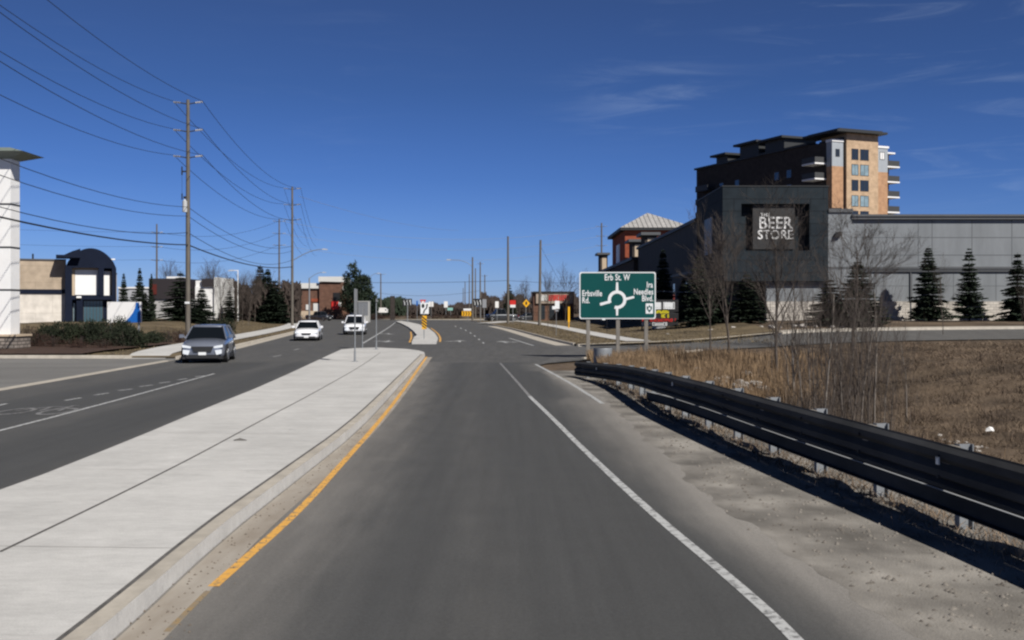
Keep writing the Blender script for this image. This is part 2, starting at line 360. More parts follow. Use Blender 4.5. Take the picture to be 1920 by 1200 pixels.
def dust(x, y):
    d = 0
    if y < 46:
        wl = px_of(WL, min(y, 28)) if y < 28 else 1.0
        e = redge(y); d = min(1, .62 * ss(wl + .05, e - .2, x) + .38 * ss(e - .55, e + .05, x)) if y < 40 else .3 * ss(e - 1.2, e, x)
        yl = px_of(YL, y) if y > 9 else -2.48
        d = max(d, .62 * (1 - ss(yl - .5, yl + 1.5, x)) * (1 if x > yl - 1.2 else 0))
        mid = (yl + wl) / 2
        d = max(d, .07 * math.exp(-((x - mid) / .35) ** 2))
        if x < -6.2:
            c = -8.6
            d = max(d, .10 * math.exp(-((x + 9.4 - (y - 20) * -.02) / .5) ** 2) + .12 * ss(-12.2, -13.2, x), .17 * (1 - ss(.0, .7, abs(x - px_of(MLE, y)))))
    else:
        d = .10 + .12 * (1 - ss(0, 2.5, abs(x - redge(y)))) if y > 62 else .12
        d = max(d, .2 * (1 - ss(0, 2, abs(x - interp(CL, y)))))
    return d
grid('road', [(interp(CL, y), y) for y in ys], [(redge(y), y) for y in ys], 60, M_ASPH, 0, zf=lambda x, y: 0, attr=dust)
# side street on the right and the roundabout
NE = [(1.0, 44.7), (3.2, 49.5), (7.3, 54.5), (10.5, 59.5), (15, 64), (20, 67.5), (28, 70.5), (40, 72), (90, 73)]
FE = [(4.1, 65.7), (6.9, 68.7), (8.9, 70.8), (13, 73.5), (18, 76.5), (24, 79), (32, 81), (45, 82.5), (90, 84)]
def many(P, k=8):
    P = smoothline(P, 1); o = []
    for a, b in zip(P, P[1:]): o += [(a[0] + (b[0] - a[0]) * i / k, a[1] + (b[1] - a[1]) * i / k) for i in range(k)]
    return o + [P[-1]]
grid('side_road', many(NE), many(FE), 14, asphalt_mat('side_asphalt', (.085, .085, .086), (.2, .19, .17)), .006, attr=lambda x, y: .2)
def disc(name, cx, cy, r, z, m, r0=0, th=0):
    n = 72; P = [(cx + math.cos(2 * math.pi * i / n) * r, cy + math.sin(2 * math.pi * i / n) * r) for i in range(n)]
    mb = MB(); mb.add([(p[0], p[1], z) for p in P], [tuple(range(n))])
    if th: mb.add([(p[0], p[1], z) for p in P] + [(p[0], p[1], z - th) for p in P], [(i, n + i, n + (i + 1) % n, (i + 1) % n) for i in range(n)])
    return tag(mb.build(name, m), kind='structure')
disc('roundabout_road', -14, 252, 44, -.012, M_ASPH)
disc('roundabout_kerb', -14, 256, 24, .14, M_KERB, th=.2); disc('roundabout_island', -14, 256, 23.5, .16, M_VERGE, th=.1)
# left parking apron
ya = axis([(-8, 52, 2)])
grid('parking_apron', [(-75, y) for y in ya], [(interp(CL, y) - .02, y) for y in ya], 12, M_LOT, .0, zf=lambda x, y: 0)
strip('gutter', [(interp(CL, y), y) for y in range(-8, 50, 4)], .45, M_KERB, .003, kind='structure', zf=lambda x, y: 0, side=-1)
# gravel shoulder under the rail
yg = axis([(-8, 40, .25)])
o = grid('gravel_shoulder', [(interp(PE, y) - .12 + .09 * math.sin(y * 2.1) * math.sin(y * .9 + 1) + .04 * math.sin(y * 7.3), y) for y in yg], [((interp(RAILX, min(y, 36.5)) + (1.3 if y < 34 else 1.3 + (y - 34) * .3)), y) for y in yg], 12, M_GRAV, 0,
     zf=lambda x, y: .001 if x < interp(RAILX, min(y, 36.5)) + .5 else HG(x, y) + .05)
# ---- median island
tipL = [G(640, 655, .15), G(668, 652.5, .15), G(710, 651.5, .15), G(760, 654, .15), G(785, 657, .15), G(795, 660, .15)]
MRO = [(x + .17, y) for x, y in MRJ]
outl = smoothline(MLE, 1) + tipL + list(reversed(smoothline(MRO, 1)))
mb = MB(); n = len(outl)
mb.add([(x, y, .15) for x, y in outl], [tuple(range(n))]); mb.add([(x, y, .15) for x, y in outl] + [(x, y, -.05) for x, y in outl], [(i, n + i, n + (i + 1) % n, (i + 1) % n) for i in range(n)])
tag(mb.build('median', M_CONC), kind='structure')
strip('median_joint', MRJ, .05, M_JOINT, .154, kind='structure', zf=lambda x, y: 0)
strip('median_kerb_top', [(x + .018, y) for x, y in MRJ], .15, M_KERB, .1545, kind='structure', zf=lambda x, y: 0, side=1)
CJ = [G(0, 1035, .15), G(198, 940, .15), G(340, 869, .15), G(419, 827, .15), G(500, 783, .15), G(560, 752, .15), G(595, 733, .15), G(677, 687, .15), G(713, 661, .15)]
strip('median_centre_joint', CJ, .034, M_JOINT, .154, kind='structure', zf=lambda x, y: 0)
mb = MB()
for y in (9.6, 14.2, 18.4, 23.3, 27.4, 32, 37, 42.5, 48.5, 55):
    a, b = px_of(MLE, y), px_of(MRJ, y); strip('', [(a + .1, y + .15), (b, y)], .008, None, .154, mb=mb, smooth=0, zf=lambda x, y: 0)
tag(mb.build('median_cross_joints', mat('pale_joint', (.3, .29, .27))), kind='structure')
mb = MB(); random.seed(3)
strip('gutter_along_median', [(x + .2, y) for x, y in MRJ], .33, M_GUT, .003, kind='structure', zf=lambda x, y: 0, side=1)
strip('gutter_left_of_median', MLE, .2, M_KERB, .003, kind='structure', zf=lambda x, y: 0, side=-1)
# ---- far island
fi_l = [G(772, 641, .15), G(776, 632, .15), G(782, 628, .15), G(776, 621, .15), G(766, 613, .15), G(752, 606, .15), G(742, 602.5, .15)]
fi_r = [G(752, 601.5, .15), G(768, 604, .15), G(786, 608, .15), G(803, 615, .15), G(815, 624, .15), G(821, 633, .15), G(818, 641, .15)]
outl = fi_l + fi_r; n = len(outl); mb = MB()
mb.add([(x, y, .15) for x, y in outl], [tuple(range(n))]); mb.add([(x, y, .15) for x, y in outl] + [(x, y, -.05) for x, y in outl], [(i, n + i, n + (i + 1) % n, (i + 1) % n) for i in range(n)])
tag(mb.build('far_median', M_CONC), kind='structure')
# ---- right verge beyond the side street
yv = axis([(65.7, 205, 2.5)])
A = [(interp(CR, y) + .1, y) for y in yv]; B = [(20, y if y > 78 else 70 + (y - 65.7) * .65 + 0) for y in yv]
B = [(19.6, 77 + (y - 65.7) * (205 - 77) / (205 - 65.7)) for y in yv]
grid('right_verge', A, B, 16, M_VERGE, .13)
mb = MB(); kerb(mb, [(interp(CR, y), y) for y in range(206, 64, -6)] , 0, side=-1, smooth=1); kerb(mb, FE, 0, side=-1)
tag(mb.build('right_kerb', M_KERB), kind='structure')
kb2 = MB(); kerb(kb2, NE[1:4], 0, side=1, h=.08); tag(kb2.build('near_kerb', M_KERB), kind='structure')
strip('right_gutter', [(x - .01, y) for x, y in [(interp(CR, y), y) for y in range(68, 150, 6)]], 1.1, M_KERB, .003, kind='structure', zf=lambda x, y: 0, side=-1)
strip('right_sidewalk', [(8.6, 72.2), (7.9, 80), (7.0, 100), (5.6, 140), (3, 180), (0, 205)], 1.8, M_CONC, .16, kind='structure')
strip('crossing_ramp', [(-4.1, 165), (-.8, 192)], 3.0, M_CONC, .165, kind='structure', smooth=0)
strip('far_side_sidewalk', [(x, y + 1.4) for x, y in FE[3:]], 1.7, M_KERB, .1, kind='structure')
# ---- left verge
yv = axis([(50, 232, 2.5)])
grid('left_verge', [(interp(CL, y) - 26, y) for y in yv], [(interp(CL, y) - .1, y) for y in yv], 26, M_VERGE, .05, zf=lambda x, y: max(H(x, y), .08 if y > 50 else 0))
mb = MB(); kerb(mb, [(interp(CL, y), y) for y in list(range(49, 236, 6))], 0, side=-1, smooth=1, zf=lambda x, y: 0)
kerb(mb, [(-75, 51.5), (-17.8, 49.8)], 0, side=-1, smooth=0, zf=lambda x, y: 0)
tag(mb.build('left_kerb', M_KERB), kind='structure')
strip('left_sidewalk', [(-17.1, 49.5), (-18.2, 56), (-18.9, 61), (-23.4, 102), (-29.3, 144), (-40.6, 200)], 1.9, M_CONC, .165, kind='structure', zf=lambda x, y: max(H(x, y), 0) - .155 * (1 - ss(49.6, 52.5, y)))
strip('left_road_gutter', [(interp(CL, y), y) for y in range(50, 150, 6)], .5, M_KERB, .003, kind='structure', zf=lambda x, y: 0, side=1)
mb = MB(); xs_ = axis([(-60, -20.4, 1.6)])
grid('planting_bed', [(x, 50.4) for x in xs_], [(x, 66) for x in xs_], 10, M_MULCH, .2, zf=lambda x, y: 0.0 + .12 * ss(50.4, 54, y) * (1 - ss(-24, -20.4, x) * .5) + .03 * math.sin(x * 2) * math.sin(y * 1.4))
# ---- paint
z0 = lambda x, y: 0
PG = 'painted road markings'
def paint(name, P, wd, m, label, zo=.004, smooth=2, group=None): return strip(name, P, wd, m, zo, zf=z0, smooth=smooth, kind='structure', label=label)
paint('yellow_edge_line_worn', [(-2.46, 7.6), (-2.48, 8.7)], .05, mat('worn_yellow', (.32, .22, .10), col2=(.2, .19, .17), scale=9), 'worn start of the yellow line', smooth=0)
paint('yellow_edge_line', YL, .095, M_YPAINT, 'solid yellow line beside the concrete median')
paint('white_lane_line', WL, .105, M_WPAINT, 'solid white line at the right of the lane')
paint('faded_lane_line', [G(993, 743), G(965, 711), G(938, 681)], .09, M_FADED, 'worn white line fading out towards the junction')
paint('white_edge_line', [G(1004, 683), G(1066, 716), G(1130, 757)], .11, M_WPAINT, 'white edge line ending at the side road')
paint('left_solid_line', [(-9.5, 6), G(0, 810), G(402, 700.6)], .1, M_WPAINT, 'long white line on the left carriageway')
for i, (a, b, y0, y1) in enumerate([(-60, -25, 779, 772), (-10, 12, 762, 757), (122, 152, 751, 746), (177, 204, 741, 737), (222, 248, 732.5, 729.5), (262, 286, 725, 722), (299, 319, 718.5, 716), (333, 351, 712.5, 710), (366, 385, 706.5, 704.5), (512, 527, 669, 666), (552, 561, 656, 654)]):
    paint('lane_dash', [G(a, y0), G(b, y1)], .1, M_WPAINT, None, smooth=0)
paint('turn_lane_line', [G(680, 644), G(710, 626), G(732, 612), G(742, 604)], .16, M_WPAINT, 'white lane line left of the far island')
paint('right_edge_line', [G(955, 634), G(978, 641), G(1000, 648)], .14, M_WPAINT, 'white line where the far kerb bends')
for i, (x, y) in enumerate([(907, 643), (899, 636.5), (891, 630), (883, 624.5), (874, 619.5), (865, 615.5), (855, 612)]):
    a = G(x, y + 1.1); b = G(x - 1.5, y - 1.1); paint('lane_dash', [a, b], .13, M_WPAINT, None, smooth=0)
paint('island_yellow_line', [G(825, 641), G(826, 633), G(820, 624), G(808, 615)], .14, M_YPAINT, 'yellow line right of the far island')
paint('island_yellow_line', [G(768, 642), G(772, 632), G(770, 622)], .14, M_YPAINT, 'yellow line left of the far island')
def arrow(cx, cy, sgn, rot=0, L_=4.2):
    mb = MB(); P = [(-.08, -L_ / 2), (.08, -L_ / 2), (.08, L_ * .12), (.55, L_ * .12), (0, L_ / 2), (-.55, L_ * .12), (-.08, L_ * .12)]
    mb.add([(x, y, 0) for x, y in P], [tuple(range(7))])
    Q = [(.06, -L_ * .2), (.06, -L_ * .06), (sgn * .55, L_ * .0), (sgn * .55, L_ * .1), (sgn * 1.15, -L_ * .04), (sgn * .55, -L_ * .2), (sgn * .55, -L_ * .1)]
    mb.add([(x, y, .002) for x, y in Q], [tuple(range(7))])
    o = mb.build('arrow_marking', M_WPAINT); o.location = (cx, cy, .009); o.rotation_euler = (0, 0, rot); tag(o, kind='structure')
for (x, y, s, r_) in ((862, 640, -1, .05), (945, 641.5, 1, .1), (727, 640, 1, 3.2), (729, 626, 1, 3.3)):
    p = G(x, y); arrow(p[0], p[1], s, r_)
# bicycle symbol at the left
bx, by = G(62, 771); mb = MB()
def ring(mb, cx, cy, r, wd, sy=1):
    n = 24; vs = []
    for i in range(n):
        t = 2 * math.pi * i / n
        for rr in (r - wd / 2, r + wd / 2): vs.append((cx + math.cos(t) * rr, cy + math.sin(t) * rr * sy, 0))
    mb.add(vs, [(2 * i, 2 * i + 1, (2 * i + 3) % (2 * n), (2 * i + 2) % (2 * n)) for i in range(n)])
ring(mb, -.35, -.1, .3, .09, 2.4); ring(mb, .6, -.1, .3, .09, 2.4)
for a, b in (((-.35, -.1), (0, 1.0)), ((0, 1.0), (.45, .9)), ((.6, -.1), (.4, 1.2)), ((0, 1.0), (.15, 0)), ((.15, 0), (.45, .9)), ((.4, 1.2), (.55, 1.25))):
    strip('', [a, b], .08, None, 0.001 * len(mb.f) * .1, mb=mb, smooth=0, zf=z0)
o = mb.build('bicycle_marking', M_FADED); o.location = (bx, by, .009); tag(o, kind='structure')

# ------------------------------------------------------------ guardrail
def rail():
    root = empty('guardrail', (0, 0, 0), 0, 'long galvanised guardrail beside the gravel shoulder, ending by the corrugated pipe', 'guardrail')
    top = [(-6, .83), (5, .84), (9, .865), (13, .895), (20, .91), (23.4, .88), (27.2, .79), (31, .68), (34, .58), (36.5, .52)]
    P = resample(smoothline([(x, y) for y, x in RAILX], 1), .6); n = len(P)
    prof = [(0, 0), (.015, -.02), (.075, -.065), (.075, -.14), (.0, -.20), (.075, -.265), (.075, -.335), (.0, -.37), (.075, -.41), (.075, -.445), (.015, -.47), (0, -.485)]
    def sweep(P, prof, zt, off, th=.006):
        mb = MB(); n = len(P); k = len(prof); vs = []
        for i, p in enumerate(P):
            d = (P[min(i + 1, n - 1)] - P[max(i - 1, 0)]).normalized(); nn = Vector((-d.y, d.x, 0))   # to the road
            for u, z in prof: q = p + nn * (u + off); vs.append((q.x, q.y, zt(p.y) + z))
            for u, z in reversed(prof): q = p + nn * (u + off - th); vs.append((q.x, q.y, zt(p.y) + z - .003))
        kk = 2 * k; fs = [(i * kk + j, i * kk + (j + 1) % kk, (i + 1) * kk + (j + 1) % kk, (i + 1) * kk + j) for i in range(n - 1) for j in range(kk)]
        fs += [tuple(range(kk - 1, -1, -1)), tuple((n - 1) * kk + j for j in range(kk))]
        mb.add(vs, fs, False); return mb
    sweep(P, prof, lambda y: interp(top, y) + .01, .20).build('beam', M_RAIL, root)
    Pc = [p for p in P if p.y < 27.5]
    ch = [(.09, 0), (.09, -.006), (0, -.006), (0, -.165), (.09, -.165), (.09, -.171), (-.006, -.171), (-.006, 0)]
    def closed(P, prof, zt, off):
        mb = MB(); n = len(P); k = len(prof); vs = []
        for i, p in enumerate(P):
            d = (P[min(i + 1, n - 1)] - P[max(i - 1, 0)]).normalized(); nn = Vector((-d.y, d.x, 0))
            for u, z in prof: q = p + nn * (u + off); vs.append((q.x, q.y, zt(p.y) + z))
        fs = [(i * k + j, i * k + (j + 1) % k, (i + 1) * k + (j + 1) % k, (i + 1) * k + j) for i in range(n - 1) for j in range(k)]
        fs += [tuple(range(k - 1, -1, -1)), tuple((n - 1) * k + j for j in range(k))]; return mb.add(vs, fs)
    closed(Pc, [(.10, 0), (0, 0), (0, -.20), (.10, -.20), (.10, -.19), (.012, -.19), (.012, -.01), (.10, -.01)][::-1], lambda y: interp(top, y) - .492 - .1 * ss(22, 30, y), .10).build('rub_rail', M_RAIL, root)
    closed(Pc, [(.098, .001), (.004, .001), (.004, .005), (.098, .005)], lambda y: interp(top, y) - .492 - .1 * ss(22, 30, y), .10).build('flange_glint', mat('painted_glint', (.33, .34, .35), rough=.6), root)  # pale strip over the rub rail top, a sunlit glint put into colour
    y = -4.0; k = 0
    while y < 36.3:
        x = interp(RAILX, y); t = interp(top, y); d = Vector((interp(RAILX, y + .3) - x, .3, 0)).normalized()
        M = T((x, y, 0)) @ Matrix.Rotation(math.atan2(d.y, d.x) - math.pi / 2, 4, 'Z')
        mb = MB(); mb.box((-.07, -.008, -.5), (.07, .008, t + .01), M); mb.box((-.078, -.05, -.5), (-.066, .05, t + .01), M); mb.box((.066, -.05, -.5), (.078, .05, t + .01), M)
        mb.build('post', M_GALV, root)
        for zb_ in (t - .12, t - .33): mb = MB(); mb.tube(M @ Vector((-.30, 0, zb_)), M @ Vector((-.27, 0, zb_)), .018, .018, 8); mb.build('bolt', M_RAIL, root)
        mb = MB(); mb.box((-.205, -.075, t - .33), (-.082, .075, t - .005), M); mb.build('offset_block', M_WOODG, root)
        if k % 2 == 0:
            pass
        if k % 6 == 2:
            mb = MB(); mb.box((-.30, -.03, t - .2), (-.285, .03, t - .12), M); mb.build('reflector', M_SIGNW, root)
        y += 1.9 * d.y; k += 1
rail()
# low ragged ridge added under the rail to draw a thin dark line
random.seed(8); P = [(interp(RAILX, y) - .17 + .05 * math.sin(y * 2.2) + .03 * math.sin(y * 5.1 + 1) + random.uniform(-.012, .012), y) for y in axis([(-4, 33, .12)])]; mb = MB(); vs = []
for x, y in P:
    h_ = .055 + .03 * math.sin(y * 3.3) + random.uniform(-.01, .01); a = .06 + .02 * math.sin(y * 4.1); vs += [(x - a, y, -.01), (x - .02, y, h_), (x + a, y, -.01)]
mb.add(vs, [(i * 3 + j, i * 3 + j + 1, i * 3 + j + 4, i * 3 + j + 3) for i in range(len(P) - 1) for j in (0, 1)]); tag(mb.build('ragged_ridge', mat('ridge_brown', (.14, .12, .10), var=.4, scale=6)), 'low ragged ridge added as a thin dark line under the guardrail', kind='structure')

# ------------------------------------------------------------ big guide sign
def guide_sign():
    Z = 50.; root = empty('guide_sign', at(1158, 580, Z) * 1, 0, 'large green roundabout direction sign on three wooden posts, reading Erb St. W', 'road sign'); root.location.z = 0
    ox = root.location.x
    def u(px): return (px - 960) / F * Z - ox
    def v(py): return CH - (py - 580) / F * Z
    x0, x1, z0_, z1 = u(1086.5), u(1229.5), v(598), v(510)
    def rr(x0, z0_, x1, z1, r=.09):
        P = []
        for cx, cz, a0 in ((x1 - r, z1 - r, 0), (x0 + r, z1 - r, 90), (x0 + r, z0_ + r, 180), (x1 - r, z0_ + r, 270)):
            for i in range(5): a = R(a0 + i * 22.5); P.append((cx + r * math.cos(a), cz + r * math.sin(a)))
        return P
    mb = MB(); mb.prism(rr(x0, z0_, x1, z1), .03); p = mb.build('border', M_SIGNW, root)
    mb = MB(); mb.prism(rr(x0 + .05, z0_ + .05, x1 - .05, z1 - .05), .02, T((0, -.008, 0))); mb.build('panel', M_GREEN, root)
    mb = MB(); mb.prism(rr(x0 + .01, z0_ + .01, x1 - .01, z1 - .01), .01, T((0, .031, 0))); mb.build('back_plate', M_SIGNB, root)
    yf = -.022
    for t, px, py, ax, s in (('Erb St. W', 1157, 520.5, 'CENTER', .41), ('Erbsville', 1091, 550.5, 'LEFT', .385), ('Rd.', 1091, 563.5, 'LEFT', .385), ('Ira', 1224, 534.5, 'RIGHT', .385), ('Needles', 1225, 547.5, 'RIGHT', .385), ('Blvd.', 1225, 560, 'RIGHT', .385)):
        text(t, s, T((u(px), yf, v(py))), M_SIGNW, root, ax=ax, off=.007, ext=.006, sp=1.04, xs=.70)
    mb = MB(); cx, cz = u(1157), v(562); n = 40; a0, a1 = R(-108), R(205); ro, ri = .435, .29; vs = []
    poly = [(cx + ro * math.cos(a0 + (a1 - a0) * i / n), cz + ro * math.sin(a0 + (a1 - a0) * i / n)) for i in range(n + 1)]
    pin = [(cx + ri * math.cos(a0 + (a1 - a0) * i / n), cz + ri * math.sin(a0 + (a1 - a0) * i / n)) for i in range(n + 1)]
    for i in range(n): mb.prism([pin[i], poly[i], poly[i + 1], pin[i + 1]], .008, T((0, yf, 0)))
    def bar(x, z, xx, zz, w0, w1):
        d = Vector((xx - x, zz - z)).normalized(); q = Vector((-d.y, d.x)); mb.prism([(x - q.x * w0, z - q.y * w0), (xx - q.x * w1, zz - q.y * w1), (xx + q.x * w1, zz + q.y * w1), (x + q.x * w0, z + q.y * w0)], .008, T((0, yf - .001, 0)))
    bar(cx, cz + .40, cx, cz + .82, .065, .045); bar(cx + .40, cz + .03, cx + .80, cz + .13, .06, .05); bar(cx - .37, cz - .10, cx - .80, cz - .22, .06, .065); bar(cx, cz - .36, cx, cz - .74, .06, .045)
    mb.build('roundabout_symbol', M_SIGNW, root)
    sx_, sz = u(1217.5), v(578.5); mb = MB(); mb.prism([(sx_ - .17, sz - .24), (sx_ + .17, sz - .24), (sx_ + .17, sz + .24), (sx_ - .17, sz + .24)], .008, T((0, yf, 0))); sh = mb.build('route_marker', M_SIGNW, root)
    mb = MB(); mb.prism([(sx_ - .12, sz + .12), (sx_ - .12, sz - .02), (sx_, sz - .19), (sx_ + .12, sz - .02), (sx_ + .12, sz + .12), (sx_ + .05, sz + .08), (sx_, sz + .18), (sx_ - .05, sz + .08)][::-1], .004, T((0, yf - .006, 0))); mb.build('crest', M_GREEN, sh)
    mb = MB(); mb.box((sx_ - .05, yf - .009, sz - .06), (sx_ + .05, yf - .007, sz + .05)); mb.build('crest_field', M_SIGNW, sh)
    for px in (1103, 1159, 1212):
        gx = u(px); gz = HG(ox + gx, Z + .12)
        mb = MB(); mb.box((gx - .085, .045, gz - .3), (gx + .085, .20, v(514))); mb.build('post', M_WOODG, root)
guide_sign()
# corrugated culvert pipe end by the guardrail
def pipe():
    c = G(1130, 688); root = empty('culvert_pipe', (c[0], c[1], 0), 0, 'short upright corrugated steel pipe behind the end of the guardrail', 'pipe')
    mb = MB(); prof = []; n = 28; r = .37; zz = -.2; rows = 0
    hs = [(-.2 + i * .03) for i in range(33)]
    vs = []
    for i, z in enumerate(hs):
        rr_ = r + .012 * math.sin(i * math.pi / 1.35)
        for k in range(n): a = 2 * math.pi * k / n; vs.append((rr_ * math.cos(a), rr_ * math.sin(a), z))
    mb.add(vs, [(i * n + k, i * n + (k + 1) % n, (i + 1) * n + (k + 1) % n, (i + 1) * n + k) for i in range(len(hs) - 1) for k in range(n)], True)
    mb.build('corrugated_wall', M_GALV, root)
    mb = MB(); top = hs[-1]
    for k in range(n):
        a, b = 2 * math.pi * k / n, 2 * math.pi * (k + 1) / n
        mb.add([(r * math.cos(a), r * math.sin(a), top), (r * math.cos(b), r * math.sin(b), top), ((r - .03) * math.cos(b), (r - .03) * math.sin(b), top + .004), ((r - .03) * math.cos(a), (r - .03) * math.sin(a), top + .004)], [(0, 1, 2, 3)])
    mb.build('rim', M_GALV, root)
    mb = MB(); mb.add([((r - .05) * math.cos(2 * math.pi * k / n), (r - .05) * math.sin(2 * math.pi * k / n), top - .12) for k in range(n)], [tuple(range(n))]); mb.build('grate', M_DARK, root)
pipe()
# ------------------------------------------------------------ buildings
M_CLAD = brickmat('dark_panel_cladding', (.018, .025, .032), (.022, .030, .037), (.008, .01, .013), 1, 2.4, 1.15, .03, rough=.8)
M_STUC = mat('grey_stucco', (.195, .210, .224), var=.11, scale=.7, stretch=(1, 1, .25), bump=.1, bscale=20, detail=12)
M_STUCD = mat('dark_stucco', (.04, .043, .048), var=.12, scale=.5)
M_TRIMG = mat('grey_trim', (.09, .095, .102), rough=.6, var=.05, scale=2)
M_STONE = brickmat('pale_stone_block', (.60, .56, .50), (.46, .43, .39), (.28, .26, .24), 1, .55, .25, .02)
M_TAN = brickmat('tan_brick', (.50, .36, .24), (.46, .33, .215), (.42, .31, .21), 1, .6, .2, .015)
M_ORNG = brickmat('orange_brick', (.45, .265, .155), (.41, .235, .135), (.38, .26, .17), 1, .6, .2, .015)
M_BRN = brickmat('dark_brown_brick', (.058, .048, .044), (.048, .041, .038), (.045, .04, .038), 1, .6, .2, .012)
M_REDB = brickmat('red_brick', (.33, .085, .045), (.27, .065, .035), (.25, .12, .08), 1, .6, .2, .012)
M_SHOPB = brickmat('shop_brick', (.17, .09, .062), (.13, .07, .05), (.13, .09, .075), 1, .7, .25, .015)
M_PGREY = mat('pale_grey_panel', (.33, .36, .39), var=.05, scale=1)
M_ROOFD = mat('dark_roof', (.03, .033, .036), rough=.6)
M_ROOFM = brickmat('metal_roof', (.42, .41, .40), (.40, .39, .38), (.24, .235, .23), 1, .9, 60, .05, rough=.5)
M_CREAM = brickmat('cream_panel', (.62, .58, .52), (.60, .56, .50), (.42, .38, .33), 1, 3.2, 1.9, .012)
M_TANP = brickmat('tan_panel', (.40, .325, .245), (.38, .31, .235), (.25, .2, .15), 1, 3.2, 1.7, .012)
M_NAVY = mat('navy_cladding', (.009, .013, .027), spec=.08, rough=.8, var=.1, scale=1)
M_PEAR = mat('pale_parapet_paint', (.62, .62, .60), var=.05, scale=1)
M_BEIGE = mat('beige_plaster', (.5, .40, .29), var=.06, scale=1)

def part(name, m, root, boxes, M=None):
    mb = MB()
    for b in boxes: mb.box(b[0:3], b[3:6], M)
    return mb.build(name, m, root)
def window(root, x0, z0_, x1, z1, y=0, frame=M_DARK, glass=M_GLASS, mull=1, dep=.06, M=None, fw=.07, name='window', rows=1):
    mb = MB()
    for b in ((x0, z0_, x1, z0_ + fw), (x0, z1 - fw, x1, z1), (x0, z0_ + fw, x0 + fw, z1 - fw), (x1 - fw, z0_ + fw, x1, z1 - fw)): mb.box((b[0], y - dep, b[1]), (b[2], y + .01, b[3]), M)
    for i in range(1, mull + 1):
        xm = x0 + (x1 - x0) * i / (mull + 1); mb.box((xm - .03, y - dep + .006, z0_ + fw), (xm + .03, y + .01, z1 - fw), M)
    for i in range(1, rows):
        zm = z0_ + (z1 - z0_) * i / rows; mb.box((x0 + fw, y - dep + .012, zm - .03), (x1 - fw, y + .01, zm + .03), M)
    w_ = mb.build(name, frame, root)
    mb = MB(); mb.box((x0 + fw * .5, y - dep * .4, z0_ + fw * .5), (x1 - fw * .5, y + .004, z1 - fw * .5), M); mb.build('pane', glass, w_)
    return w_

